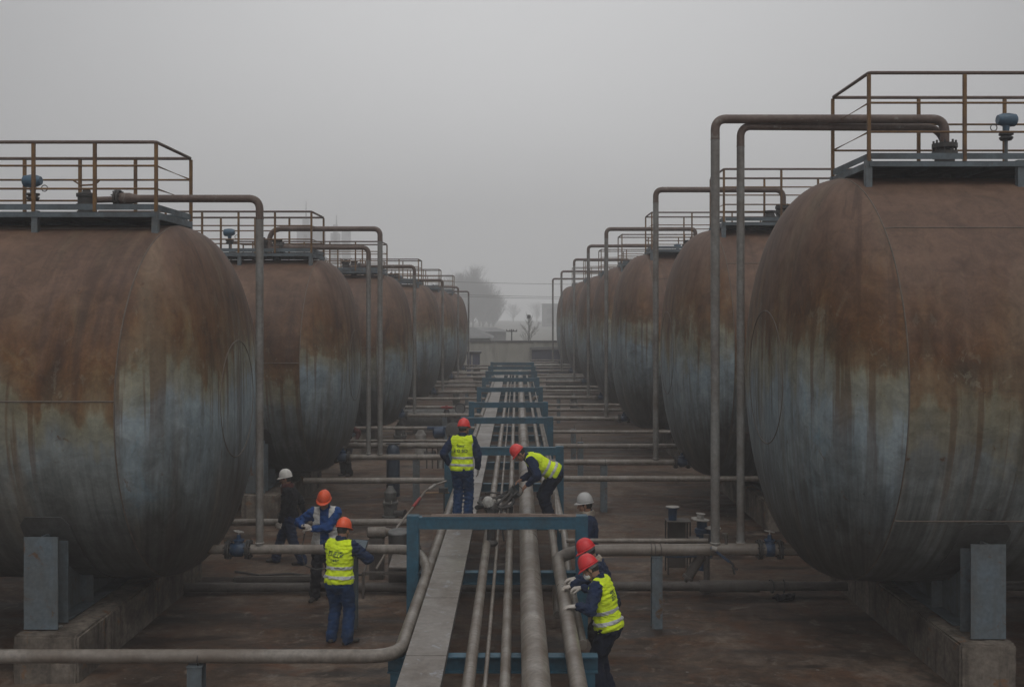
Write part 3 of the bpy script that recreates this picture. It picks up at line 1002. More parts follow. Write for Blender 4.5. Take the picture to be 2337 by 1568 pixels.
def make_sleeper(y):
    root = empty('rack_sleeper', (-0.27, y, 0), 'x y z w', 'support', 'low rack supports')
    m = MB()
    ibeam(m, (-1.36, y, 0.815), (0.85, y, 0.815), 0.14, 0.17)
    m.build('beam', M_frame(), root, smooth=False)
    for x in (-1.27, 0.76):
        m = MB()
        ibeam(m, (x, y, 0), (x, y, 0.73), 0.12, 0.12, 0.012)
        m.build('stub_post', M_frame(), root, smooth=False)
    return root
SL = [10.5, 17.4, 24.1, 29.4, 34.8, 40.8, 46.1]
s0 = make_sleeper(SL[0])
for i, y in enumerate(SL):
    f = s0 if i == 0 else copy_tree(s0)
    if i:
        f.location.y += y - SL[0]
    f['label'] = f'low blue I-beam support under the rack pipes, {ORD[i]} from the camera'

Y1 = 59.5
TOPB = 0.901
# joint rings on rack pipes are welds in the pipe itself
def long_pipe(label, x, r, y0, y1, z=None, mat=None, n=18, seed=0):
    z = TOPB + r if z is None else z
    m = MB()
    rr = random.Random(seed)
    y = y0
    pts, radii = [], []
    while y < y1:
        L = rr.uniform(1.6, 3.2)
        e = min(y + L, y1)
        for yy, k in ((y + 0.001, 1.0), (e - 0.026, 1.0), (e - 0.018, 1.022), (e - 0.006, 1.022), (e, 1.0)):
            if not pts or yy > pts[-1].y + 1e-4:
                pts.append(Vector((x + rr.uniform(-1, 1) * 0.002, yy, z)))
                radii.append(r * k)
        y = e
    m.tube(pts, r, n, 0, True, radii)
    return tag(m.build('rack_pipe', mat or M_pipe(1)), label, 'pipe', 'pipes along the rack')
long_pipe('medium grey-brown rack pipe next to the flat cable tray', -0.464, 0.062, 6.0, Y1, seed=1)
long_pipe('thinnest rack pipe, pencil-like, between two medium pipes', -0.308, 0.023, 6.0, Y1, n=10, seed=2)
long_pipe('medium rack pipe alongside the fattest pipe, between it and the thinnest', -0.115, 0.054, 6.0, Y1, seed=3)
long_pipe('fattest rack pipe in the middle with banded rust rings', 0.178, 0.138, 6.0, Y1, n=26, seed=4)
tag(pipe('rack_pipe', '', [(0.56, Y1, 0.958), (0.56, 14.75, 0.958), (0.575, 14.45, 0.25), (0.575, 14.2, 0.2)], 0.056, M_pipe(1), 0.2),
    'slim rack pipe diving down beneath the right pipe elbow', 'pipe', 'pipes along the rack')
tag(pipe('rack_pipe', '', [(0.76, 40, 0.96), (0.76, 15.9, 0.95), (0.745, 14.6, 0.74), (0.745, 11.3, 0.74)], 0.055, M_pipe(1), 0.25),
    'outer rack pipe stepping down behind the blue post', 'pipe', 'pipes along the rack')
tag(pipe('conduit', '', [(0.79, 52, 1.1), (0.79, 29, 1.1), (0.80, 21.5, 1.06), (0.70, 17.6, 0.98), (0.70, 16.2, 0.95)], 0.02, M_pipe(), 0.3, n=8),
    'thin pale conduit along the outer edge of the pipe rack', 'conduit')
# left edge pipe with the near branch to the left
tag(pipe('rack_pipe', '', [(-14, 10.25, 0.972), (-1.22, 10.25, 0.972), (-1.22, 30, 0.973), (-1.22, Y1, 0.974)], 0.070, M_pipe(1), 0.30, n=22),
    'grey pipe crossing the foreground and bending along the left edge of the rack', 'pipe', 'pipes along the rack')
# right pipe the two men hold
tag(pipe('rack_pipe', '', [(0.578, 6.0, 1.0), (0.578, 14.25, 1.0), (0.85, 14.27, 1.1), (3.0, 14.27, 1.12), (4.1, 14.25, 1.12)], 0.085, M_pipe(1), 0.36, n=24),
    'thick pipe gripped by the two crouched red-helmet men, curving off to the nearest right tank', 'pipe', 'pipes along the rack')
wb = MB()
for y in (8.1, 9.35, 10.9, 12.6):
    wb.torus((0.578, y, 1.0), (0, 1, 0), 0.086, 0.006, 24, 6)

# flat cable tray
tr = empty('cable_tray', (-0.925, 6, 1.03), 'flat dusty steel cable tray with lid plates running along the rack', 'cable tray')
rr = random.Random(5)
y = 6.0
k = 0
while y < Y1:
    L = 2.05 if y < 30 else 4.0
    e = min(y + L, Y1)
    dz = rr.uniform(-0.003, 0.003)
    MB().box2((-1.13, y + 0.004, 1.014 + dz), (-0.715, e - 0.004, 1.030 + dz), 0.003).build('lid', M_tray(), tr, smooth=False)
    y = e
MB().box2((-1.12, 6, TOPB), (-0.725, Y1, 1.009)).build('trough', worn('tray_side', (0.15, 0.145, 0.14), (0.10, 0.085, 0.075), 0.5, 2.0, 0.55), tr, smooth=False)

# rods lying on the nearest frame
for k, (x0, x1, y, z, r, lab) in enumerate(((-1.32, 0.84, 13.86, 1.676, 0.010, 'thin front rod lying on the nearest blue frame beam'), (-1.2, 0.83, 13.93, 1.679, 0.013, 'thin rear rod lying on the nearest blue frame beam'), (-0.9, 0.55, 13.895, 1.698, 0.009, 'short upper rod resting across the two rods on the blue beam'))):
    tag(pipe('steel_rod', '', [(x0, y, z), ((x0 + x1) / 2, y + 0.006, z + 0.001), (x1, y - 0.01, z)], r, worn('rod_rust', (0.26, 0.20, 0.165), (0.14, 0.09, 0.065), 0.6, 6.0, 0.6), 0, n=8), lab, 'rod', 'rods on the frame beam')

# ---------------------------------------------------------------- outlets, risers, cross pipes
def riser(label, x, y, z0, z, tail, r, bend=0.27):
    """Grey upright, then a rustier bent run over to the tank top; a weld ring where they meet."""
    root = empty('riser_pipe', (x, y, z0), label, 'pipe', 'riser pipes')
    zj = z - bend - 0.02
    MB().tube([(x, y, z0), (x, y, (z0 + zj) / 2), (x, y, zj)], r, 18).build('upright', M_riser(), root)
    MB().tube([(x, y, zj), (x, y, z)] + tail, r, 18, bend).build('overhead_run', M_rusty(), root)
    MB().torus((x, y, zj), (0, 0, 1), r, 0.006, 20, 6).build('weld_ring', M_rusty(), root)
    MB().torus((x, y, z0 + 0.045), (0, 0, 1), r + 0.002, 0.010, 20, 6).build('weld_ring', M_pale(), root)
    return root
RX = {-1: [-3.69, -3.49, -3.40, -3.26, -3.17, -3.02], 1: [2.84, 3.15, 2.87, 2.92, 2.88, 2.66, 2.5]}
RZ = {-1: [6.14, 6.04, 6.05, 5.95, 5.9, 5.85], 1: [7.28, 7.3, 7.2, 7.25, 7.2, 7.0, 6.9]}
for s in (-1, 1):
    q = SIDE[s]
    rx = -1.53 if s < 0 else 1.0
    for i, (d, tip) in enumerate(TANKS[s]):
        where = which(s, i)
        zo = 1.12 if i < 3 else 1.05
        # outlet pipe: head surface to the rack
        y = 14.27 if i == 0 else d - 0.4
        dz = (q['zc'] - zo) / q['R']
        ent = tip + s * q['a'] - s * q['a'] * (1 - dz ** EXPO) ** (1 / EXPO) + s * 0.25
        if s < 0:
            if i == 0:
                pts = [(ent, d, zo), (-3.2, 14.27, zo), (-1.5, 14.27, zo), (-1.36, 14.2, 1.07), (-1.24, 13.45, 0.99), (-1.225, 12.9, 0.975)]
                o = pipe('outlet_pipe', '', [(ent, y, zo), (-1.42, y, zo), (-1.24, y - 0.55, 1.0), (-1.225, y - 0.9, 0.975)], 0.068, M_pipe(), 0.28, n=20)
            else:
                o = pipe('outlet_pipe', '', [(ent, y, zo), (-1.22, y, zo), (-1.22, y - 0.01, 1.0)], 0.068, M_pipe(), 0.06)
            tag(o, f'outlet pipe running from the {where} to the rack', 'pipe', 'tank outlet pipes')
        elif i > 0:
            o = pipe('outlet_pipe', '', [(ent, y, zo), (0.68, y, zo), (0.68, y - 0.01, 0.95)], 0.068, M_pipe(), 0.06)
            tag(o, f'outlet pipe running from the {where} to the rack', 'pipe', 'tank outlet pipes')
        # valve next to the head
        vx = (-3.99 if s < 0 else 3.62) if i == 0 else (tip - 0.25 if s < 0 else tip + 0.3)
        gate_valve((vx, y, zo), 0.068, f'dark blue flanged valve on the outlet of the {where}', wheel=True)
        # riser and overhead pipe
        x, z = RX[s][i], RZ[s][i]
        rad = 0.055 if s < 0 else 0.06
        yr = y
        zdeck = 5.885 if s < 0 else 6.5
        if s < 0:
            off = tip - TANKS[s][0][1]
            riser(f'upright pipe bending over to the top of the {where}', x, yr, zo + 0.05, z, [(-5.45 + off, yr, z)], rad)
            r2 = empty('bolted_fitting', (-5.6 + off, yr, z), f'bolted reducer and dark valve at the overhead pipe end above the {where}', 'fitting', 'pipe end fittings')
            m = MB()
            m.lathe((-5.45 + off, yr, z), [(-0.02, rad * 1.0), (0.1, rad * 1.5), (0.24, rad * 1.5)], (-1, 0, 0), 18)
            m.build('reducer', M_rusty(), r2)
            m = MB()
            bolted_flange(m, (-5.72 + off, yr, z), (1, 0, 0), 0.125, 0.03, 0.012)
            m.build('flange', M_iron(), r2)
            MB().cyl((-5.76 + off, yr, z - 0.01), (-6.1 + off, yr, z - 0.02), 0.045, 14).build('spool', M_rusty(), r2)
            m = MB()
            m.lathe((-6.17 + off, yr, zdeck + 0.015), [(0, 0.13), (0.06, 0.13), (0.065, 0.10), (0.12, 0.1), (0.125, 0.14), (0.16, 0.14), (0.165, 0.12), (0.26, 0.12), (0.265, 0.14), (0.31, 0.14), (0.33, 0.06), (0.38, 0.05)], (0, 0, 1), 20)
            m.build('valve_body', M_iron(), r2)
            m = MB()
            m.tube([(-6.35 + off, yr - 0.03, z + 0.26), (-6.25 + off, yr, z + 0.19), (-6.05 + off, yr, z + 0.2), (-5.98 + off, yr, z + 0.27)], 0.014, 6)
            m.build('lever', M_rail(), r2)
        else:
            off = tip - TANKS[s][0][1]
            xf = 6.13 + off
            riser(f'upright pipe bending over to the top of the {where}', x, yr, zo + 0.05, z, [(xf, yr, z), (xf, yr, zdeck + 0.45)], 0.064)
            r2 = empty('bolted_fitting', (xf, yr, zdeck), f'stacked bolted flanges where the overhead pipe enters the {where}', 'fitting', 'pipe end fittings')
            m = MB()
            bolted_flange(m, (xf, yr, zdeck + 0.34), (0, 0, 1), 0.175, 0.06, 0.05, 8)
            m.lathe((xf, yr, zdeck + 0.14), [(0, 0.1), (0.02, 0.135), (0.10, 0.14), (0.12, 0.11)], (0, 0, 1), 20)
            m.build('flange', M_iron(), r2)
            MB().cyl((xf, yr, zdeck - 0.2), (xf, yr, zdeck + 0.44), 0.085, 16).build('nozzle', M_iron(), r2)
        gx = (-7.1 if s < 0 else 7.05) + (tip - TANKS[s][0][1])
        gauge(gx, d + 0.1, zdeck + 0.0, (6.5 if s < 0 else 7.35), f'blue level gauge head on a stem above the {where}', 1.0 if s < 0 else 1.05, 1 if s < 0 else -1)
        # a squat nozzle with blind flange on the deck
        nx_ = (-6.9 if s < 0 else 6.9) + (tip - TANKS[s][0][1]) - s * 0.9
        if i > 0:
            r3 = empty('vent_nozzle', (nx_, d + 0.25, zdeck), f'squat dark vent nozzle with stacked flanges on the {where}', 'nozzle', 'vent nozzles')
            m = MB()
            m.lathe((nx_, d + 0.25, zdeck - 0.2), [(0, 0.1), (0.3, 0.1), (0.31, 0.19), (0.35, 0.19), (0.355, 0.15), (0.40, 0.15), (0.405, 0.19), (0.44, 0.19), (0.46, 0.12), (0.52, 0.1), (0.56, 0.13), (0.59, 0.13)], (0, 0, 1), 20)
            m.build('body', M_iron(), r3)
    pass
# second riser pair of the nearest right tank and the tall one of the second left tank
riser('second upright pipe beside the nearest right-row tank, slightly lower than its twin', 3.22, 14.34, 1.16, 7.19, [(6.2, 14.44, 7.19), (6.2, 14.44, 6.45)], 0.056)
riser('taller of the two upright pipes in front of the second-nearest left-row tank', -3.22, 23.4, 1.16, 6.48, [(-5.82, 23.4, 6.48), (-5.82, 23.4, 5.8)], 0.06)
# thinner companion pipe on top of the near right outlet
tag(pipe('companion_pipe', '', [(0.72, 14.5, 1.19), (2.78, 14.5, 1.19)], 0.034, M_pipe(), 0, n=12), 'thin pale pipe lying behind the pipe to the nearest right tank', 'pipe')

# cross pipes between the outlets
def cross(label, x0, x1, y, z, r, mat=None, n=14):
    return tag(pipe('cross_pipe', '', [(x0, y, z), ((x0 + x1) / 2, y, z), (x1, y, z)], r, mat or M_pipe(), 0, n=n), label, 'pipe', 'cross pipes between rack and tanks')
cross('pipe at knee height behind the walking man in the white helmet', -8.0, -1.55, 18.5, 0.62, 0.065)
cross('pipe running low in front of the second left tank', -4.8, -1.3, 22.4, 0.74, 0.066)
cross('pipe running low in front of the second right tank', 0.98, 9.0, 21.2, 0.98, 0.062)
cross('thick pipe just beyond the second left tank', -5.2, -1.3, 25.6, 1.1, 0.072)
cross('thin pipe behind the thick pipe beyond the second left tank', -5.2, -1.3, 26.4, 1.12, 0.036, n=10)
cross('pipe just beyond the second right tank', 0.98, 5.0, 25.5, 1.1, 0.064)
for s in (-1, 1):
    for i in range(2, len(TANKS[s])):
        d = TANKS[s][i][0]
        a, b = (-1.3, -6.0) if s < 0 else (0.95, 5.6)
        cross(f'higher cross pipe just beyond the {which(s, i)}', a, b, d + 3.1, 1.05, 0.06, n=10)
        cross(f'lower cross pipe just before the {which(s, i)}', a, b, d - 2.6, 0.95, 0.055, n=10)
cross('pale pipe across the far end of the rack', -0.9, 5.2, 60.5, 1.35, 0.085, M_pale())
cross('shorter pale pipe across the far end of the rack', -1.0, 1.0, 58.6, 1.3, 0.05, M_pale())
# ground pipe under the rack
tag(pipe('ground_pipe', '', [(-6.2, 16.0, 0.10), (-1.8, 16.0, 0.10), (1.5, 15.9, 0.14), (2.9, 15.85, 0.16), (9.8, 15.85, 0.16)], 0.075, M_pipe_dark(), 0.2), 'dark pipe lying on the ground across the yard under the rack', 'pipe')
gp = MB()
gp.cyl((2.9, 15.85, 0.16), (3.85, 15.85, 0.16), 0.095, 18)
tag(gp.build('pipe_coupling', M_pipe_dark()), 'fat grey coupling sleeve around the dark ground pipe', 'coupling')

# supports under the cross pipes
def support(x, y, h, label):
    root = empty('pipe_support', (x, y, 0), label, 'support post', 'posts under the cross pipes')
    m = MB()
    ibeam(m, (x, y, 0), (x, y, h), 0.15, 0.15, 0.012)
    m.build('post', M_leg(), root, smooth=False)
    MB().box2((x - 0.08, y - 0.085, h), (x + 0.08, y + 0.085, h + 0.012)).build('cap_plate', M_leg(), root, smooth=False)
    MB().torus((x + 0.03, y, h + 0.075), (1, 0, 0), 0.074, 0.006, 20, 6).build('u_bolt', M_iron(), root)
    return root
support(-2.36, 14.27, 1.035, 'post behind the man with the tablet, under the near outlet pipe')
support(2.0, 14.27, 1.02, 'rust-streaked post under the pipe to the nearest right tank')
support(-3.3, 10.25, 0.88, 'post with U-bolt under the pipe crossing the foreground')
support(-9.0, 10.25, 0.88, 'post under the foreground pipe beside the nearest left tank')
support(-2.37, 23.4, 1.04, 'post under the outlet of the second left tank')
support(1.97, 22.6, 1.04, 'post under the outlet of the second right tank')
support(1.72, 27.0, 1.0, 'post beyond the second right tank, first past its outlet pipe')
support(1.72, 30.4, 0.95, 'post before the third right tank in the haze')
support(-2.4, 33.0, 1.04, 'post under the outlet of the third left tank')
support(1.7, 40.8, 0.97, 'post under the outlet of the fourth right tank')
support(-2.2, 43.6, 0.97, 'post under the outlet of the fourth left tank')

# ---------------------------------------------------------------- people
V = np.array
def nrm(a):
    a = np.asarray(a, float)
    return a / max(np.linalg.norm(a), 1e-9)
class Field:
    """A signed distance field sampled on a grid; turned into a closed skin by surface nets."""
    def __init__(s, lo, hi, h):
        s.h = h
        s.lo = np.asarray(lo, float)
        s.n = np.ceil((np.asarray(hi, float) - s.lo) / h).astype(int) + 1
        ax = [(s.lo[k] + h * np.arange(s.n[k])).astype(np.float32) for k in range(3)]
        s.X, s.Y, s.Z = np.meshgrid(*ax, indexing='ij', sparse=True)
        s.f = np.full(s.n, 9.0, np.float32)
    def _join(s, d, k):
        if k <= 0:
            s.f = np.minimum(s.f, d)
        else:
            h = np.clip(0.5 + 0.5 * (s.f - d) / k, 0, 1)
            s.f = s.f * (1 - h) + d * h - k * h * (1 - h)
    def seg_d(s, a, b, ra, rb, flat=None):
        a, b = np.asarray(a, float), np.asarray(b, float)
        ba = b - a
        L2 = max(float(ba @ ba), 1e-9)
        dx, dy, dz = s.X - a[0], s.Y - a[1], s.Z - a[2]
        t = np.clip((dx * ba[0] + dy * ba[1] + dz * ba[2]) / L2, 0, 1)
        qx, qy, qz = dx - t * ba[0], dy - t * ba[1], dz - t * ba[2]
        d2 = qx * qx + qy * qy + qz * qz
        if flat is not None:                      # flatten along an axis: (axis, factor > 1)
            ax_, k_ = flat
            q = qx * ax_[0] + qy * ax_[1] + qz * ax_[2]
            d2 = d2 + q * q * (k_ * k_ - 1)
        return np.sqrt(d2) - (ra + (rb - ra) * t)
    def seg(s, a, b, ra, rb=None, k=0.02, flat=None):
        s._join(s.seg_d(a, b, ra, ra if rb is None else rb, flat), k)
        return s
    def ell_d(s, c, axes, r):
        dx, dy, dz = s.X - c[0], s.Y - c[1], s.Z - c[2]
        q0 = q1 = 0
        for a, rr_ in zip(axes, r):
            p = dx * a[0] + dy * a[1] + dz * a[2]
            q0 = q0 + (p / rr_) ** 2
            q1 = q1 + (p / (rr_ * rr_)) ** 2
        k0, k1 = np.sqrt(q0), np.sqrt(q1) + 1e-9
        return k0 * (k0 - 1) / k1
    def ell(s, c, axes, r, k=0.02):
        s._join(s.ell_d(c, axes, r), k)
        return s
    def along(s, c, a):
        return (s.X - c[0]) * a[0] + (s.Y - c[1]) * a[1] + (s.Z - c[2]) * a[2]
    def cut(s, d):
        s.f = np.maximum(s.f, d)
        return s
    def sub(s, d, k=0.01):
        s.f = -s.f
        s._join(d, k)
        s.f = -s.f
        return s
    def folds(s, amp, fr, seed):
        r = np.random.RandomState(seed)
        w = 0
        for i in range(3):
            a = r.uniform(-1, 1, 3)
            b = r.uniform(-1, 1, 3)
            w = w + np.sin(fr * (s.X * a[0] + s.Y * a[1] + s.Z * (a[2] + 1.1)) + r.uniform(0, 6)) * np.sin(fr * 0.5 * (s.X * b[0] + s.Y * b[1] + s.Z * b[2]) + r.uniform(0, 6))
        s.f = s.f + (amp / 1.8) * w.astype(np.float32)
        return s
    def skin(s):
        f = s.f
        ins = f < 0
        n = s.n
        sl = lambda i, j, k: tuple(slice(o, nn - 1 + o) for o, nn in zip((i, j, k), n))
        cor = [(i, j, k) for i in (0, 1) for j in (0, 1) for k in (0, 1)]
        cnt = sum(ins[sl(*c)].astype(np.int8) for c in cor)
        act = (cnt > 0) & (cnt < 8)
        idx = -np.ones(act.shape, np.int64)
        ids = np.argwhere(act)
        if len(ids) == 0:
            return [], []
        idx[act] = np.arange(len(ids))
        acc = np.zeros((len(ids), 3))
        num = np.zeros(len(ids))
        vals = {c: f[sl(*c)][act] for c in cor}
        for a in cor:
            for axis in range(3):
                if a[axis] == 0:
                    b = list(a)
                    b[axis] = 1
                    b = tuple(b)
                    va, vb = vals[a], vals[b]
                    m = (va < 0) != (vb < 0)
                    t = np.where(m, va / np.where(m, va - vb, 1), 0)
                    p = np.array(a, float)[None, :].repeat(len(ids), 0)
                    p[:, axis] += t
                    acc[m] += p[m]
                    num[m] += 1
        vs = s.lo + s.h * (ids + acc / num[:, None])
        fs = []
        for axis in range(3):
            o1, o2 = (axis + 1) % 3, (axis + 2) % 3
            a = [slice(None)] * 3
            b = [slice(None)] * 3
            a[axis], b[axis] = slice(0, -1), slice(1, None)
            m = ins[tuple(a)] != ins[tuple(b)]
            e = np.argwhere(m)
            ok = (e[:, o1] >= 1) & (e[:, o2] >= 1) & (e[:, o1] < n[o1] - 1) & (e[:, o2] < n[o2] - 1)
            e = e[ok]
            st = ins[tuple(a)][tuple(e.T)]
            quad = []
            for d1, d2 in ((-1, -1), (0, -1), (0, 0), (-1, 0)):
                c = e.copy()
                c[:, o1] += d1
                c[:, o2] += d2
                quad.append(idx[tuple(c.T)])
            quad = np.stack(quad, 1)
            quad[~st] = quad[~st][:, ::-1]
            fs.append(quad)
        fs = np.concatenate(fs)
        fs = fs[(fs >= 0).all(1)]
        return vs.tolist(), fs.tolist()

def ik(a, t, l1, l2, pole):
    a, t = np.asarray(a, float), np.asarray(t, float)
    d = t - a
    L = np.linalg.norm(d)
    if L > (l1 + l2) * 0.995:
        d = d / L
        L = (l1 + l2) * 0.995
        t = a + d * L
    u = (t - a) / np.linalg.norm(t - a)
    x = (l1 * l1 - l2 * l2 + L * L) / (2 * L)
    hgt = math.sqrt(max(l1 * l1 - x * x, 0))
    p = np.asarray(pole, float)
    p = nrm(p - u * (p @ u))
    return a + u * x + p * hgt, t

def cloth(name, col, dirt, rough=0.9, amt=0.5):
    if name in MATS:
        return MATS[name]
    m = Mat(name)
    p = m.pos()
    n1 = m.noise(p, 5.0, 5, 0.65, 0.6)
    c = m.mix(m.ramp(n1, [(0.5 - 0.25 * amt, 0.0), (0.8, 0.9)]), col, dirt)
    weave = m.noise(p, 160, 2, 0.5)
    c = m.mix(0.25, c, m.ramp(weave, [(0.3, 0.6), (0.7, 1.25)]), 'MULTIPLY')
    fold = m.noise(m.scale(p, (1.0, 1.0, 1.9)), 9.0, 4, 0.55, 1.6)
    m.bump(m.math('ADD', fold, m.math('MULTIPLY', weave, 0.06)), 0.55, 0.022)
    MATS[name] = m.done(c, rough, 0.0, 0.2)
    m.b.inputs['Sheen Weight'].default_value = 0.02
    return MATS[name]
def skin_mat(name, col):
    if name in MATS:
        return MATS[name]
    m = Mat(name)
    p = m.pos()
    c = m.mix(m.ramp(m.noise(p, 28, 4, 0.6), [(0.35, 0.0), (0.75, 0.6)]), col, tuple(x * 0.7 for x in col))
    m.b.inputs['Subsurface Weight'].default_value = 0.05
    MATS[name] = m.done(c, 0.55, 0, 0.4)
    return MATS[name]
SKIN = skin_mat('skin', (0.30, 0.165, 0.11))
HAIR = worn('hair_dark', (0.012, 0.011, 0.011), (0.03, 0.027, 0.025), 0.5, 60, 0.6)
NAVY = cloth('navy_cotton', (0.012, 0.024, 0.062), (0.022, 0.03, 0.05))
BLUE = cloth('royal_cotton', (0.014, 0.058, 0.20), (0.018, 0.04, 0.11))
JEAN = cloth('blue_trouser_cotton', (0.013, 0.042, 0.115), (0.022, 0.035, 0.06))
BLACKC = cloth('black_cotton', (0.010, 0.010, 0.014), (0.02, 0.018, 0.019))
INKNAVY = cloth('ink_navy_cotton', (0.008, 0.012, 0.026), (0.014, 0.018, 0.03))
MAROON = cloth('maroon_cotton', (0.085, 0.03, 0.027), (0.05, 0.025, 0.024))
NEON = cloth('neon_vest', (0.74, 0.92, 0.02), (0.42, 0.55, 0.03), 0.7, 0.75)
WHITEV = cloth('white_vest', (0.56, 0.55, 0.53), (0.34, 0.32, 0.30))
STRIP = cloth('reflective_tape', (0.46, 0.47, 0.48), (0.33, 0.33, 0.33), 0.35, 0.4)
GLOVE = cloth('cotton_glove', (0.55, 0.52, 0.48), (0.24, 0.19, 0.15), 0.95, 0.9)
SCARFC = cloth('patterned_scarf', (0.40, 0.34, 0.27), (0.045, 0.035, 0.03), 0.95, 1.0)
MASKC = cloth('white_mask', (0.62, 0.63, 0.64), (0.5, 0.5, 0.5), 0.9, 0.3)
SHOE = worn('shoe_leather', (0.022, 0.020, 0.019), (0.06, 0.048, 0.04), 0.6, 12, 0.6)
INK = worn('vest_ink', (0.015, 0.05, 0.05), (0.03, 0.08, 0.05), 0.5, 30, 0.8)
def helmet_mat(name, col):
    return worn('helmet_' + name, col, tuple(c * 0.72 + 0.01 for c in col), 0.35, 9.0, 0.38, 0.06, bump=0.02)
HEL = {'orange': helmet_mat('orange', (0.82, 0.11, 0.035)), 'red': helmet_mat('red', (0.66, 0.03, 0.035)), 'scarlet': helmet_mat('scarlet', (0.75, 0.055, 0.05)),
       'white': helmet_mat('white', (0.62, 0.60, 0.56)), 'grey': helmet_mat('grey', (0.40, 0.395, 0.385))}

def mesh_obj(name, parts, mat, parent=None, loc=None, rot=None):
    vs, fs = [], []
    for v, f in parts:
        b = len(vs)
        vs += v
        fs += [tuple(i + b for i in q) for q in f]
    me = bpy.data.meshes.new(name)
    me.from_pydata(vs, [], fs)
    me.materials.append(mat)
    me.shade_smooth()
    o = bpy.data.objects.new(name, me)
    COL.objects.link(o)
    if parent is not None:
        o.parent = parent
    if loc is not None:
        o.location = loc
        o.rotation_euler = (0, 0, rot)
    return o

def hand_parts(w, d, n, side, curl, spread=0.012, grow=0.0, h=0.0045):
    """Palm, four bent fingers of different lengths, thumb from the side of the palm. d: along, n: palm normal, side: toward the thumb."""
    d, n = nrm(d), np.asarray(n, float)
    n = nrm(n - d * (n @ d))
    t = nrm(np.cross(n, d)) * side
    F_ = Field(w - 0.16, w + 0.16, h)
    ctr = w + d * 0.052
    F_.ell(ctr, (d, t, n), (0.056 + grow, 0.043 + grow, 0.017 + grow), 0)
    F_.seg(w - d * 0.03, w + d * 0.02, 0.026 + grow, 0.028 + grow, 0.02, (n, 1.35))
    fl = (0.070, 0.080, 0.075, 0.058)
    for i in range(4):
        o = (1.5 - i)
        base = w + d * (0.092 - 0.004 * abs(o)) + t * (o * 0.0205)
        fd = nrm(d + t * o * spread * 4)
        p = base
        ang = 0.0
        c = curl * (1.0 + 0.1 * (i - 1.5))
        for sgm, (fr, rr_) in enumerate(((0.45, 0.0092), (0.31, 0.0085), (0.24, 0.0076))):
            ang += c * (0.55 if sgm == 0 else 0.75)
            dd = fd * math.cos(ang) + n * math.sin(ang)
            e = p + dd * fl[i] * fr
            F_.seg(p, e, rr_ + grow, rr_ * 0.93 + grow, 0.004 if sgm else 0.012)
            p = e
    # thumb
    p = w + d * 0.028 + t * 0.030
    for sgm, (L, rr_, da, dn) in enumerate(((0.040, 0.0125, 0.9, 0.25), (0.032, 0.0105, 0.45, 0.45), (0.026, 0.0092, 0.2, 0.5))):
        dd = nrm(d * (1 - 0.35 * da) + t * da * (1 - curl * 0.35) + n * dn * (0.4 + curl))
        e = p + dd * L
        F_.seg(p, e, rr_ + grow, rr_ * 0.92 + grow, 0.010 if sgm == 0 else 0.004)
        p = e
    return F_.skin()

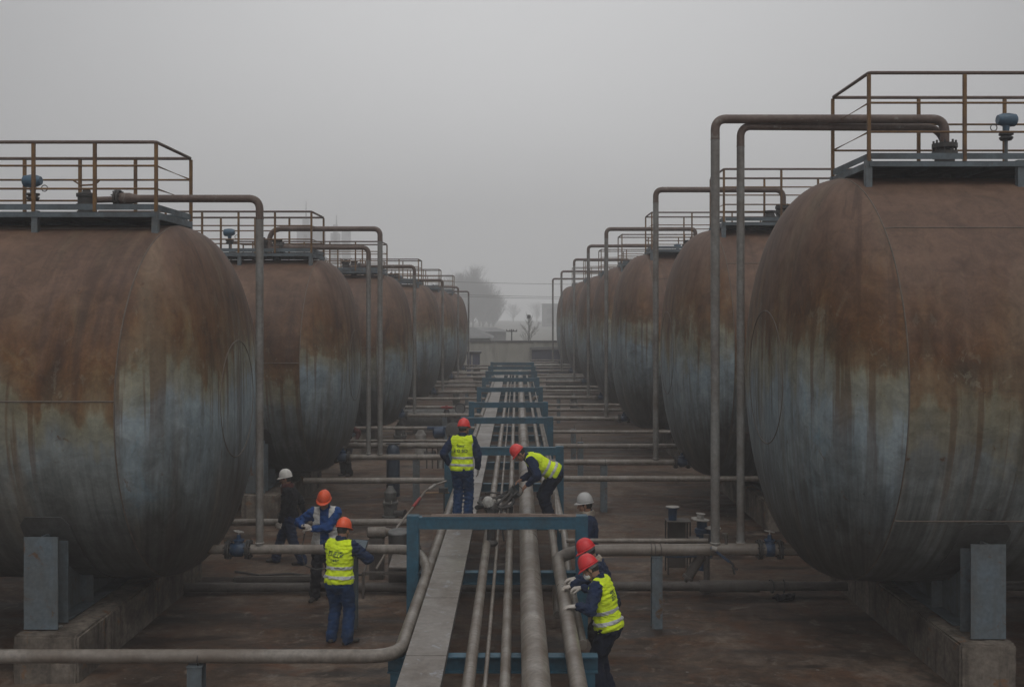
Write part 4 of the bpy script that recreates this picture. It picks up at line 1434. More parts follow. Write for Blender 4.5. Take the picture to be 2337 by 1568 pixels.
def helmet(parent, c, hu, hf, hr, color, strap=True, rear_band=True):
    """Dome with a ridge, all-round rim and a longer front peak."""
    c = np.asarray(c, float)
    vs, fs = [], []
    n = 48
    rx, ry, rz = 0.107, 0.122, 0.140
    rings = []
    for i in range(13):
        a = i / 12 * math.pi / 2
        rings.append((math.cos(a) ** 0.85, math.sin(a)))
    for cr, sr in rings[:-1]:
        for k in range(n):
            th = 2 * math.pi * k / n
            x, y = math.cos(th) * rx * cr, math.sin(th) * ry * cr
            z = rz * sr
            rid = max(0, 1 - abs(x) / 0.022)
            if sr > 0.35:
                z += 0.007 * rid ** 0.7 * min(1, (sr - 0.35) * 4)
            for off in (-0.052, 0.052):
                rr_ = max(0, 1 - abs(x - off) / 0.012)
                if sr > 0.5 and abs(y) < 0.1:
                    z += 0.003 * rr_
            vs.append(c + hr * x + hf * y + hu * z)
    top = len(vs)
    vs.append(c + hu * (rz + 0.007))
    for i in range(len(rings) - 2):
        for k in range(n):
            k2 = (k + 1) % n
            fs.append((i * n + k, i * n + k2, (i + 1) * n + k2, (i + 1) * n + k))
    b = (len(rings) - 2) * n
    for k in range(n):
        fs.append((b + k, b + (k + 1) % n, top))
    # inner side so that the shell has thickness
    b2 = len(vs)
    for cr, sr in rings[:-1]:
        for k in range(n):
            th = 2 * math.pi * k / n
            vs.append(c + hr * (math.cos(th) * (rx - 0.005) * cr) + hf * (math.sin(th) * (ry - 0.005) * cr) + hu * ((rz - 0.006) * sr + 0.0))
    for i in range(len(rings) - 2):
        for k in range(n):
            k2 = (k + 1) % n
            fs.append((b2 + i * n + k, b2 + (i + 1) * n + k, b2 + (i + 1) * n + k2, b2 + i * n + k2))
    for k in range(n):
        fs.append((k, b2 + k, b2 + (k + 1) % n, (k + 1) % n))
    hel = mesh_obj('helmet', [([tuple(v) for v in vs], fs)], HEL[color], parent)
    # rim and peak
    vs, fs = [], []
    prof = ((0.0, 0.004), (1.0, -0.006), (1.0, -0.011), (0.0, -0.004))
    for k in range(n):
        th = 2 * math.pi * k / n
        fwd = max(0, math.sin(th))
        ext = 0.011 + 0.034 * fwd ** 2.2
        for u, z in prof:
            kx, ky = rx - 0.002 + ext * u, ry - 0.002 + ext * u
            vs.append(c + hr * (math.cos(th) * kx) + hf * (math.sin(th) * ky) + hu * (z - 0.016 * u * fwd ** 2))
    m = len(prof)
    for k in range(n):
        k2 = (k + 1) % n
        for j in range(m):
            j2 = (j + 1) % m
            fs.append((k * m + j, k * m + j2, k2 * m + j2, k2 * m + j))
    mesh_obj('rim', [([tuple(v) for v in vs], fs)], HEL[color], hel)
    if rear_band:
        vs, fs = [], []
        nb = 20
        for k in range(nb + 1):
            th = math.pi * (1.03 + 0.94 * k / nb)
            for z in (-0.010, -0.046):
                for rr_ in (0.0, -0.006):
                    vs.append(c + hr * math.cos(th) * (0.091 + rr_) + hf * math.sin(th) * (0.110 + rr_) + hu * z)
        for k in range(nb):
            a, b = k * 4, k * 4 + 4
            fs += [(a, b, b + 2, a + 2), (a + 1, a + 3, b + 3, b + 1), (a, a + 1, b + 1, b), (a + 2, b + 2, b + 3, a + 3)]
        mesh_obj('headband', [([tuple(v) for v in vs], fs)], worn('band_grey', (0.17, 0.17, 0.17), (0.1, 0.1, 0.1), 0.4, 20), hel)
    if strap:
        pts = []
        for k in range(15):
            a = math.pi * k / 14
            pts.append(Vector(c + hr * math.cos(a) * 0.083 - hu * (0.005 + 0.205 * math.sin(a) ** 0.8) + hf * 0.035 * math.sin(a)))
        m_ = MB().tube(pts, 0.0042, 6)
        mesh_obj('chin_strap', [(m_.v, m_.f)], M_iron(), hel)
    return hel

def person(loc, heading, label, *, pelvis=(0, 0, 0.90), lean=3, side=0, twist=0, head_pitch=5, head_yaw=0, wl=None, wr=None, el=(-0.5, -0.5, -0.6), er=(0.5, -0.5, -0.6),
           fl=(-0.11, 0.0, 0.0), fr=(0.11, 0.0, 0.0), fyl=6, fyr=-6, kl=(0, 1, 0), kr=(0, 1, 0), jacket=NAVY, trouser=JEAN, vest=None, vest_open=False, strips=True, helm='red',
           gloves=(True, True), curl=(0.5, 0.5), hl=None, hr_=None, nl=None, nr=None, mask=None, scarf=None, text=None, band=True, seed=1, res=0.013, arm_tape=False, sc=1.0, strap=True):
    """One worker in local axes (x right, y the way he faces, z up): body, clothes and helmet grown from one skeleton."""
    pel = np.asarray(pelvis, float)
    X, Y, Z = np.eye(3)
    u = nrm(Z * math.cos(R(lean)) + Y * math.sin(R(lean)) + X * math.sin(R(side)))
    r = nrm(X * math.cos(R(twist)) + Y * math.sin(R(twist)))
    r = nrm(r - u * (r @ u))
    f = np.cross(u, r)
    T = lambda x, y, z: pel + r * x + f * y + u * z
    bend = lean / 90.0
    pu = nrm(u * (1 - bend * 0.9) + Z * bend * 1.1)          # the pelvis tilts less than the back
    pf = np.cross(pu, r)
    che = T(0, 0.02, 0.36)
    shc = T(0, 0.0, 0.485)
    sL, sR = T(-0.192, 0.005, 0.472), T(0.192, 0.005, 0.472)
    nk = T(0, 0.012, 0.53)
    # head axes
    hu = nrm(u * 0.5 + Z * 0.5 * (1 - 0.55 * bend) + Y * 0.25 * bend)
    hu = nrm(hu + np.cross(hu, X) * 0)
    hr0 = nrm(r - hu * (r @ hu))
    hf0 = np.cross(hu, hr0)
    a = R(head_pitch)
    hu, hf0 = nrm(hu * math.cos(a) + hf0 * math.sin(a)), nrm(hf0 * math.cos(a) - hu * math.sin(a))
    b = R(head_yaw)
    hf, hr = nrm(hf0 * math.cos(b) + hr0 * math.sin(b)), nrm(hr0 * math.cos(b) - hf0 * math.sin(b))
    hd = nk + nrm(u + hu) * 0.055 + hu * 0.095 + hf * 0.022
    # limbs
    wl = T(-0.24, 0.06, -0.08) if wl is None else np.asarray(wl, float)
    wr = T(0.24, 0.06, -0.08) if wr is None else np.asarray(wr, float)
    eL, wl = ik(sL, wl, 0.285, 0.255, el)
    eR, wr = ik(sR, wr, 0.285, 0.255, er)
    hipL, hipR = pel + r * -0.09 - Z * 0.03, pel + r * 0.09 - Z * 0.03
    aL, aR = np.asarray(fl, float) + Z * 0.085, np.asarray(fr, float) + Z * 0.085
    kL, aL = ik(hipL, aL, 0.415, 0.40, kl)
    kR, aR = ik(hipR, aR, 0.415, 0.40, kr)
    allp = np.array([pel, che, shc, sL, sR, nk, hd, eL, eR, wl, wr, hipL, hipR, kL, kR, aL, aR])
    lo, hi = allp.min(0) - 0.26, allp.max(0) + 0.26
    lo[2] = max(lo[2], -0.02)

    def torso(F_, g, k=0.06):
        F_.ell(pel - pf * 0.005, (r, pf, pu), (0.158 + g, 0.115 + g, 0.13 + g), 0)
        F_.ell(T(0, 0.005, 0.16), (r, f, u), (0.142 + g, 0.105 + g, 0.16 + g), k)
        F_.ell(T(0, 0.0, 0.33), (r, f, u), (0.165 + g, 0.115 + g, 0.17 + g), k)
        F_.seg(T(-0.14, -0.005, 0.462), T(0.14, -0.005, 0.462), 0.058 + g, 0.058 + g, 0.06)
    # ---- body
    parts = []
    F_ = Field(lo, hi, 0.018)
    torso(F_, -0.006)
    F_.seg(T(0, 0, 0.46), nk + hu * 0.06, 0.058, 0.054, 0.03)
    for s_, e_, w_ in ((sL, eL, wl), (sR, eR, wr)):
        F_.seg(s_, e_, 0.05, 0.042, 0.03)
        F_.seg(e_, w_, 0.041, 0.027, 0.01)
    for h_, k_, a_ in ((hipL, kL, aL), (hipR, kR, aR)):
        F_.seg(h_, k_, 0.082, 0.055, 0.03)
        F_.seg(k_, a_, 0.053, 0.038, 0.01)
        F_.seg(a_, a_ - Z * 0.04, 0.036, 0.036, 0.01)
    parts.append(F_.skin())
    # head
    F_ = Field(hd - 0.2, hd + 0.2, 0.0062)
    F_.ell(hd + hu * 0.022 - hf * 0.008, (hr, hf, hu), (0.076, 0.096, 0.103), 0)
    F_.ell(hd - hu * 0.052 + hf * 0.022, (hr, hf, hu), (0.058, 0.066, 0.066), 0.03)
    F_.ell(hd - hu * 0.095 + hf * 0.062, (hr, hf, hu), (0.026, 0.020, 0.020), 0.025)   # chin
    F_.seg(hd + hf * 0.092 + hu * 0.012, hd + hf * 0.112 - hu * 0.03, 0.009, 0.014, 0.012)  # nose
    for sx in (-1, 1):
        F_.sub(F_.ell_d(hd + hf * 0.102 + hr * sx * 0.032 + hu * 0.012, (hr, hf, hu), (0.017, 0.018, 0.011)), 0.01)
        F_.ell(hd + hf * 0.083 + hr * sx * 0.032 + hu * 0.012, (hr, hf, hu), (0.0115, 0.0115, 0.010), 0.003)   # eye
        F_.seg(hd + hf * 0.09 + hr * sx * 0.014 + hu * 0.03, hd + hf * 0.078 + hr * sx * 0.052 + hu * 0.03, 0.007, 0.006, 0.008)  # brow
        F_.ell(hd + hr * sx * 0.079 - hf * 0.005 - hu * 0.004, (nrm(hr * sx + hf * -0.5), nrm(hf + hr * sx * 0.5), hu), (0.009, 0.021, 0.033), 0.006)  # ear
        F_.ell(hd + hf * 0.062 + hr * sx * 0.042 - hu * 0.028, (hr, hf, hu), (0.022, 0.02, 0.018), 0.02)  # cheek
    F_.seg(hd + hf * 0.088 - hu * 0.062 - hr * 0.018, hd + hf * 0.088 - hu * 0.062 + hr * 0.018, 0.0085, 0.0085, 0.008)  # lips
    F_.sub(F_.seg_d(hd + hf * 0.1 - hu * 0.0625 - hr * 0.022, hd + hf * 0.1 - hu * 0.0625 + hr * 0.022, 0.0035, 0.0035), 0.004)
    F_.seg(hd - hu * 0.06 - hf * 0.02, nk - u * 0.03, 0.053, 0.060, 0.03)
    parts.append(F_.skin())
    # hands
    dl = nrm(wl - eL) if hl is None else nrm(hl)
    dr = nrm(wr - eR) if hr_ is None else nrm(hr_)
    nL = (r * 1.0 if nl is None else np.asarray(nl, float))
    nR = (-r * 1.0 if nr is None else np.asarray(nr, float))
    hands = []
    for w_, d_, n_, sd, cu, gl in ((wl, dl, nL, 1, curl[0], gloves[0]), (wr, dr, nR, -1, curl[1], gloves[1])):
        d_ = nrm(d_)
        n2 = nrm(n_ - d_ * (n_ @ d_))
        # the thumb lies on the inner side: for the left hand with palm normal n, thumb = n x d * side
        hp = hand_parts(w_ + d_ * 0.012, d_, n2, sd, cu)
        if gl:
            hands.append(hand_parts(w_ + d_ * 0.012, d_, n2, sd, cu, grow=0.0032))
        parts.append(hp)
    body = mesh_obj('person', parts, SKIN, None, loc, heading)
    body.scale = (sc, sc, sc)
    tag(body, label, 'person')
    for hp in hands:
        mesh_obj('glove', [hp], GLOVE, body)
    # ---- trousers
    F_ = Field(lo, hi, res)
    F_.ell(pel - pf * 0.008 - pu * 0.005, (r, pf, pu), (0.184, 0.146 - 0.02 * bend, 0.15), 0)
    F_.ell(pel - pu * 0.05 - pf * 0.02, (r, pf, pu), (0.165, 0.13 - 0.02 * bend, 0.12), 0.05)
    F_.cut(F_.along(pel + pu * 0.075, pu))
    for i_, (h_, k_, a_) in enumerate(((hipL, kL, aL), (hipR, kR, aR))):
        F_.seg(h_ - Z * 0.02, k_, 0.116, 0.086, 0.035, (nrm(np.cross(k_ - h_, r)), 0.95))
        F_.seg(k_, a_ + (k_ - a_) * 0.06, 0.086, 0.080, 0.02)
        F_.seg(a_ + Z * 0.03, a_ - Z * 0.012, 0.083, 0.086, 0.015)
    F_.folds(0.010, 46, seed)
    F_.folds(0.006, 95, seed + 3)
    mesh_obj('trousers', [F_.skin()], trouser, body)
    # ---- jacket
    F_ = Field(lo, hi, res)
    torso(F_, 0.028)
    F_.ell(pel - pf * 0.006 - pu * 0.015, (r, pf, pu), (0.194, 0.150 - 0.02 * bend, 0.15), 0.05)
    F_.cut(-F_.along(pel - pu * 0.07, pu))
    F_.seg(T(0, -0.01, 0.47), nk + u * 0.035, 0.074, 0.070, 0.03)
    F_.cut(F_.along(nk + u * 0.045 + f * 0.0, nrm(u + f * 0.25)))
    for s_, e_, w_ in ((sL, eL, wl), (sR, eR, wr)):
        F_.seg(s_ * 0.96 + shc * 0.04, e_, 0.080, 0.069, 0.045)
        F_.seg(e_, w_ + (e_ - w_) * 0.08, 0.069, 0.050, 0.02)
    F_.folds(0.010, 55, seed + 7)
    F_.folds(0.006, 110, seed + 9)
    jk = mesh_obj('jacket', [F_.skin()], jacket, body)
    F_ = Field(nk - 0.16, nk + 0.16, 0.009)
    F_.seg(nk - u * 0.0 - f * 0.008, nk + u * 0.045 - f * 0.006, 0.083, 0.079, 0)
    F_.cut(-(F_.seg_d(nk - u * 0.1, nk + u * 0.1, 0.064, 0.064)))
    F_.cut(F_.along(nk + u * 0.058, nrm(u + f * 0.45)))
    F_.folds(0.004, 80, seed + 1)
    mesh_obj('collar', [F_.skin()], jacket, jk)
    # ---- vest
    if vest is not None:
        def vest_field(g, hh):
            G = Field(lo, hi, hh)
            torso(G, 0.043 + g)
            G.ell(pel - pf * 0.004, (r, pf, pu), (0.206 + g, 0.164 + g, 0.16 + g), 0.05)
            G.folds(0.010, 55, seed + 7)
            G.folds(0.006, 110, seed + 9)
            for sx in (-1, 1):
                G.sub(G.seg_d(T(sx * 0.235, 0.03, 0.40), T(sx * 0.31, 0.05, 0.46), 0.092, 0.11), 0.015)
                G.sub(G.seg_d(T(sx * 0.25, 0.03, 0.30), T(sx * 0.3, 0.05, 0.30), 0.06, 0.09), 0.03)
            G.sub(G.seg_d(nk - u * 0.02 + f * 0.01, nk + u * 0.12, 0.078, 0.095), 0.01)
            G.sub(G.seg_d(T(0, 0.14, 0.34), T(0, 0.14, 0.56), 0.02, 0.085), 0.015)
            if vest_open:
                x = np.abs(G.along(pel, r))
                front = -G.along(pel, f)
                gap = 0.066
                G.cut(-np.maximum(x - gap, front))
            return G
        G = vest_field(0, res * 0.92)
        G.cut(-(G.along(T(0, 0, -0.055), u) + 0.006 * np.sin(14 * G.along(pel, r) + seed)))
        vo = mesh_obj('vest', [G.skin()], vest, body)
        if strips:
            for zc_ in (0.045, 0.17):
                G = vest_field(0.006, res * 0.8)
                zt = G.along(T(0, 0, zc_), u) + 0.012 * G.along(pel, r) * 4 * (0.3 if zc_ < 0.1 else -0.25)
                G.cut(np.abs(zt) - 0.024)
                mesh_obj('reflective_strip', [G.skin()], STRIP, vo)
        if arm_tape:
            for sx in (-1, 1):
                G = vest_field(0.005, res * 0.8)
                c1 = G.seg_d(T(sx * 0.235, 0.03, 0.40), T(sx * 0.31, 0.05, 0.46), 0.119, 0.136)
                G.cut(c1)
                G.cut(-G.along(T(0, 0, 0.22), u))
                mesh_obj('reflective_strip', [G.skin()], STRIP, vo)
        if text:
            bv = BVHTree.FromPolygons([v.co[:] for v in vo.data.vertices], [p.vertices[:] for p in vo.data.polygons])
            dirv = Vector(f)
            for (txt, size, ox, oz, slant) in text:
                cu = bpy.data.curves.new('lettering', 'FONT')
                cu.body = txt
                cu.size = size
                cu.align_x = 'CENTER'
                cu.shear = slant
                cu.offset = 0.0016
                to = bpy.data.objects.new('lettering', cu)
                COL.objects.link(to)
                bpy.context.view_layer.update()
                me = bpy.data.meshes.new_from_object(to.evaluated_get(bpy.context.evaluated_depsgraph_get()))
                bpy.data.objects.remove(to)
                bm = bmesh.new()
                bm.from_mesh(me)
                bmesh.ops.triangulate(bm, faces=bm.faces)
                bmesh.ops.subdivide_edges(bm, edges=[e for e in bm.edges if e.calc_length() > 0.02], cuts=1)
                for v in bm.verts:
                    p = Vector(T(ox + v.co.x, -0.45, oz + v.co.y))
                    hit = bv.ray_cast(p, dirv)
                    v.co = (hit[0] - dirv * 0.0025) if hit[0] is not None else Vector(T(ox + v.co.x, -0.15, oz + v.co.y))
                bm.to_mesh(me)
                bm.free()
                if len(me.vertices) == 0:
                    continue
                me.materials.clear()
                me.materials.append(INK)
                lo_ = bpy.data.objects.new('lettering', me)
                COL.objects.link(lo_)
                lo_.parent = vo
    # ---- head things
    F_ = Field(hd - 0.19, hd + 0.19, 0.0075)
    F_.ell(hd + hu * 0.022 - hf * 0.010, (hr, hf, hu), (0.082, 0.101, 0.107), 0)
    F_.cut(F_.along(hd + hf * 0.03, nrm(hf * 0.9 - hu * 0.35)))
    F_.cut(-F_.along(hd - hu * 0.052 - hf * 0.05, nrm(hu - hf * 0.2)))
    F_.sub(F_.ell_d(hd + hr * 0.085 + hf * 0.0 - hu * 0.01, (hr, hf, hu), (0.02, 0.025, 0.036)), 0.004)
    F_.sub(F_.ell_d(hd - hr * 0.085 + hf * 0.0 - hu * 0.01, (hr, hf, hu), (0.02, 0.025, 0.036)), 0.004)
    F_.folds(0.003, 160, seed)
    mesh_obj('hair', [F_.skin()], HAIR, body)
    helmet(body, hd + hu * 0.047 - hf * 0.004, hu, hf, hr, helm, strap, band)
    if mask:
        F_ = Field(hd - 0.19, hd + 0.19, 0.0065)
        dz = -0.05 if mask == 'up' else -0.115
        F_.ell(hd + hu * dz + hf * (0.058 if mask == 'up' else 0.05), (hr, hf, hu), (0.062, 0.062, 0.05), 0)
        F_.cut(-F_.along(hd + hf * 0.035, hf))
        F_.folds(0.003, 120, seed)
        mesh_obj('face_mask', [F_.skin()], MASKC, body)
    if scarf is not None:
        F_ = Field(nk - 0.22, nk + 0.22, 0.010)
        for k in range(12):
            a0, a1 = 2 * math.pi * k / 12, 2 * math.pi * (k + 1) / 12
            pt = lambda a, dz: nk + u * (0.012 + dz) + r * math.cos(a) * 0.082 + f * (math.sin(a) * 0.085 + 0.005)
            F_.seg(pt(a0, 0.01 * math.sin(3 * a0)), pt(a1, 0.01 * math.sin(3 * a1)), 0.032, 0.032, 0.02)
            F_.seg(pt(a0, 0.035), pt(a1, 0.035), 0.024, 0.024, 0.015)
        F_.seg(nk + f * 0.09, nk + f * 0.11 - u * 0.10, 0.04, 0.03, 0.02)
        F_.folds(0.007, 90, seed + 2)
        mesh_obj('scarf', [F_.skin()], scarf, body)
    # ---- shoes
    for a_, yaw in ((aL, fyl), (aR, fyr)):
        fd = nrm(Y * math.cos(R(yaw)) - X * math.sin(R(yaw)))
        b0 = a_ - Z * 0.085
        F_ = Field(b0 - V([0.25, 0.25, 0.02]), b0 + V([0.25, 0.25, 0.16]), 0.009)
        sd = np.cross(fd, Z)
        F_.seg(b0 - fd * 0.045 + Z * 0.035, b0 + fd * 0.05 + Z * 0.035, 0.040, 0.042, 0)
        F_.seg(b0 + fd * 0.05 + Z * 0.033, b0 + fd * 0.155 + Z * 0.026, 0.043, 0.040, 0.02, (Z, 1.15))
        F_.seg(b0 + Z * 0.04, b0 + Z * 0.13, 0.044, 0.046, 0.03)
        F_.cut(-F_.along(b0 + Z * 0.003, Z))
        F_.cut(F_.along(b0 + Z * 0.13, Z))
        mesh_obj('shoe', [F_.skin()], SHOE, body)
    return body

def L2(loc, heading, p, sc=1.0):
    """World point to the person's own axes."""
    d = np.asarray(p, float) - np.asarray(loc, float)
    c, s_ = math.cos(-heading), math.sin(-heading)
    return V([d[0] * c - d[1] * s_, d[0] * s_ + d[1] * c, d[2]]) / sc

def W(p, h, sc, pts):
    return [L2(p, h, q, sc) for q in pts]
# man with the tablet, back to the camera
p, h, sc = (-2.43, 13.6, 0.0), R(-16), 0.965
wl_, wr_ = W(p, h, sc, [(-2.30, 13.92, 1.17), (-2.20, 13.80, 1.16)])
person(p, h, 'man in orange helmet and neon vest, back turned, holding a tablet', lean=6, head_pitch=14, head_yaw=12, wl=wl_, wr=wr_, el=(-0.9, -0.3, -0.5), er=(0.95, -0.25, -0.35),
       fl=(-0.13, 0.02, 0), fr=(0.13, -0.01, 0), fyl=14, fyr=-34, jacket=NAVY, trouser=JEAN, vest=NEON, helm='orange', hl=None, curl=(0.7, 0.7), sc=sc, seed=3, band=False,
       hr_=L2((0, 0, 0), h, (-0.55, 0.5, 0.25)), nr=L2((0, 0, 0), h, (-0.2, 0.4, 0.9)), nl=L2((0, 0, 0), h, (0.2, 0.2, 0.9)),
       text=[('國', 0.075, -0.085, 0.345, 0), ('万汇工程', 0.030, 0.035, 0.378, 0.15), ('区工部', 0.052, 0.035, 0.328, 0.1), ('安全生产', 0.032, -0.01, 0.268, 0.2)])
tb = empty('tablet', (-2.27, 13.93, 1.24), 'dark tablet held up by the man in the orange helmet', 'tablet')
rt = Matrix.Rotation(R(-20), 3, 'Z') @ Matrix.Rotation(R(52), 3, 'X')
MB().box((-2.22, 13.95, 1.25), (0.27, 0.19, 0.012), rt, 0.004).build('case', M_iron(), tb)
MB().box(Vector((-2.22, 13.95, 1.25)) + rt @ Vector((0, 0, 0.0075)), (0.24, 0.16, 0.002), rt).build('screen', worn('screen_glass', (0.16, 0.2, 0.23), (0.12, 0.15, 0.18), 0.3, 4, 0.2), tb)

# man in the open white vest
p, h, sc = (-3.03, 15.72, 0.0), R(186), 1.0
wl_, wr_ = W(p, h, sc, [(-3.17, 15.42, 1.16), (-3.34, 15.47, 1.20)])
person(p, h, 'man in orange helmet, royal blue jacket and open white vest, looking down', lean=5, head_pitch=20, head_yaw=14, wl=wl_, wr=wr_, el=(-0.9, -0.2, -0.5), er=(0.8, -0.3, -0.6),
       fl=(-0.1, -0.02, 0), fr=(0.16, 0.06, 0), fyl=12, fyr=-16, jacket=BLUE, trouser=BLACKC, vest=WHITEV, vest_open=True, strips=False, helm='orange', curl=(0.9, 1.0), sc=sc, seed=9,
       hl=L2((0, 0, 0), h, (-0.9, -0.1, 0.0)), hr_=L2((0, 0, 0), h, (0.5, -0.4, 0.1)), nl=L2((0, 0, 0), h, (0, 0.3, -1)), nr=L2((0, 0, 0), h, (0, 0.3, -1)), mask=None)
tag(MB().tube([(-3.30, 15.40, 1.24), (-3.285, 15.40, 1.1), (-3.33, 15.36, 0.8), (-3.27, 15.34, 0.62), (-3.1, 15.32, 0.56), (-2.9, 15.33, 0.58)], 0.011, 8).build('hose', M_iron()), 'short dark hose hanging from the hands of the man in the white vest', 'hose')

# walking man, white helmet
p, h, sc = (-4.06, 17.9, 0.0), R(90), 0.975
wl_, wr_ = W(p, h, sc, [(-4.20, 17.66, 0.80), (-3.88, 18.15, 0.86)])
person(p, h, 'man in white helmet and dark jacket with maroon scarf, walking', pelvis=(0, 0.02, 0.885), lean=3, head_pitch=6, head_yaw=-6, wl=wl_, wr=wr_, el=(-0.3, -0.9, 0), er=(0.3, -0.9, 0),
       fl=(-0.09, -0.22, 0.0), fr=(0.09, 0.30, 0.0), fyl=4, fyr=-4, jacket=BLACKC, trouser=NAVY, helm='white', gloves=(True, False), curl=(0.9, 0.6), sc=sc, seed=13, mask='down', scarf=MAROON, band=False)

# two men on the rack
p, h, sc = (-0.93, 16.9, 1.032), R(-10), 0.955
wl_, wr_ = W(p, h, sc, [(-1.16, 16.98, 1.93), (-0.665, 16.98, 1.86)])
person(p, h, 'man in scarlet helmet and neon vest standing on the cable tray, arms hanging', lean=3, head_pitch=8, head_yaw=22, wl=wl_, wr=wr_, el=(-0.6, -0.8, -0.1), er=(0.7, -0.7, -0.1),
       fl=(-0.095, 0.0, 0), fr=(0.10, 0.03, 0), fyl=8, fyr=-10, jacket=NAVY, trouser=JEAN, vest=NEON, helm='scarlet', curl=(0.5, 0.35), gloves=(True, True), sc=sc, seed=21, arm_tape=True,
       text=[('Somr', 0.070, 0.0, 0.365, 0), ('E O BO', 0.076, 0.0, 0.270, 0)])
p, h, sc = (0.47, 16.55, 1.02), R(94), 0.965
wl_, wr_ = W(p, h, sc, [(0.17, 16.32, 1.69), (0.08, 16.62, 1.73)])
person(p, h, 'man in scarlet helmet and neon vest bending over the rack with a bucket', pelvis=(0.0, -0.15, 0.86), lean=60, head_pitch=2, head_yaw=-4, wl=wl_, wr=wr_, el=(-0.5, -0.7, 0.35), er=(0.4, -0.7, 0.2),
       fl=(-0.13, -0.10, 0), fr=(0.14, -0.06, 0), fyl=8, fyr=-8, jacket=NAVY, trouser=INKNAVY, vest=NEON, helm='scarlet', gloves=(False, False), curl=(0.55, 0.5), sc=sc, seed=27, band=False,
       nl=L2((0, 0, 0), h, (-0.2, 0.5, -0.8)), nr=L2((0, 0, 0), h, (-0.2, -0.5, -0.8)))
bk = empty('bucket', (-0.07, 16.4, 1.5), 'dark grey bucket tipped in the hands of the bending man', 'bucket')
ax = Vector((0.72, -0.12, 0.6)).normalized()
MB().lathe((-0.10, 16.42, 1.50), [(-0.10, 0.06), (-0.095, 0.075), (0.09, 0.105), (0.10, 0.112), (0.108, 0.112), (0.108, 0.102), (0.095, 0.098), (-0.08, 0.068)], ax, 26).build('pail', worn('bucket_grey', (0.075, 0.08, 0.08), (0.04, 0.04, 0.04), 0.5, 8, 0.5), bk)
MB().torus(Vector((-0.10, 16.42, 1.50)) + ax * 0.12, (0.1, 1, 0.2), 0.10, 0.006, 24, 6).build('handle', M_iron(), bk)

# two men with hands on the right pipe, and the one behind the post
p, h, sc = (1.03, 11.62, 0.0), R(66), 0.985
wl_, wr_ = W(p, h, sc, [(0.70, 11.50, 1.115), (0.80, 12.12, 1.16)])
person(p, h, 'man in red helmet, white mask and neon vest, gloved hands on a pipe', pelvis=(0, -0.04, 0.89), lean=13, twist=6, head_pitch=24, head_yaw=-8, wl=wl_, wr=wr_, el=(-0.7, -0.5, -0.3), er=(0.6, -0.4, -0.7),
       fl=(-0.12, -0.02, 0), fr=(0.12, 0.0, 0), fyl=8, fyr=-6, jacket=NAVY, trouser=INKNAVY, vest=NEON, helm='red', gloves=(True, True), curl=(0.42, 0.8), sc=sc, seed=31, mask='up',
       hl=L2((0, 0, 0), h, (-1, 0.15, -0.05)), hr_=L2((0, 0, 0), h, (-1, 0.0, -0.05)), nl=L2((0, 0, 0), h, (-0.1, 0, -1)), nr=L2((0, 0, 0), h, (-0.1, 0, -1)),
       text=[('国汇', 0.062, -0.055, 0.345, 0.1), ('区万', 0.048, -0.06, 0.285, 0.1)])
p, h, sc = (1.10, 12.62, 0.0), R(80), 0.975
wl_, wr_ = W(p, h, sc, [(0.68, 12.28, 1.14), (0.76, 12.66, 1.13)])
person(p, h, 'man in red helmet and dark jacket, half hidden behind the masked man', pelvis=(0, -0.05, 0.88), lean=18, head_pitch=16, head_yaw=-3, wl=wl_, wr=wr_, el=(-0.7, -0.3, 0.1), er=(0.6, -0.4, -0.5),
       fl=(-0.12, 0.0, 0), fr=(0.12, 0.05, 0), jacket=NAVY, trouser=BLACKC, helm='red', gloves=(True, True), curl=(0.8, 0.6), sc=sc, seed=37, scarf=SCARFC,
       hl=L2((0, 0, 0), h, (-0.9, -0.1, -0.2)), hr_=L2((0, 0, 0), h, (-1, 0.0, -0.1)), nl=L2((0, 0, 0), h, (-0.2, 0, -1)), nr=L2((0, 0, 0), h, (-0.2, 0, -1)))
p, h, sc = (1.09, 15.0, 0.0), R(86), 1.02
person(p, h, 'man in grey helmet with patterned scarf standing behind the right blue post', lean=2, head_pitch=4, head_yaw=0, el=(-0.2, -0.9, 0), er=(0.2, -0.9, 0), jacket=NAVY, trouser=BLACKC, helm='grey', sc=sc, seed=41, scarf=SCARFC, band=False)
p, h, sc = (-4.72, 27.6, 0.0), R(150), 1.0
person(p, h, 'person in maroon jacket almost wholly hidden behind the second left tank', lean=12, el=(-0.7, -0.5, 0), er=(0.7, -0.5, 0), wl=(-0.42, 0.1, 1.0), jacket=MAROON, trouser=BLACKC, helm='white', sc=sc, seed=43, res=0.02)

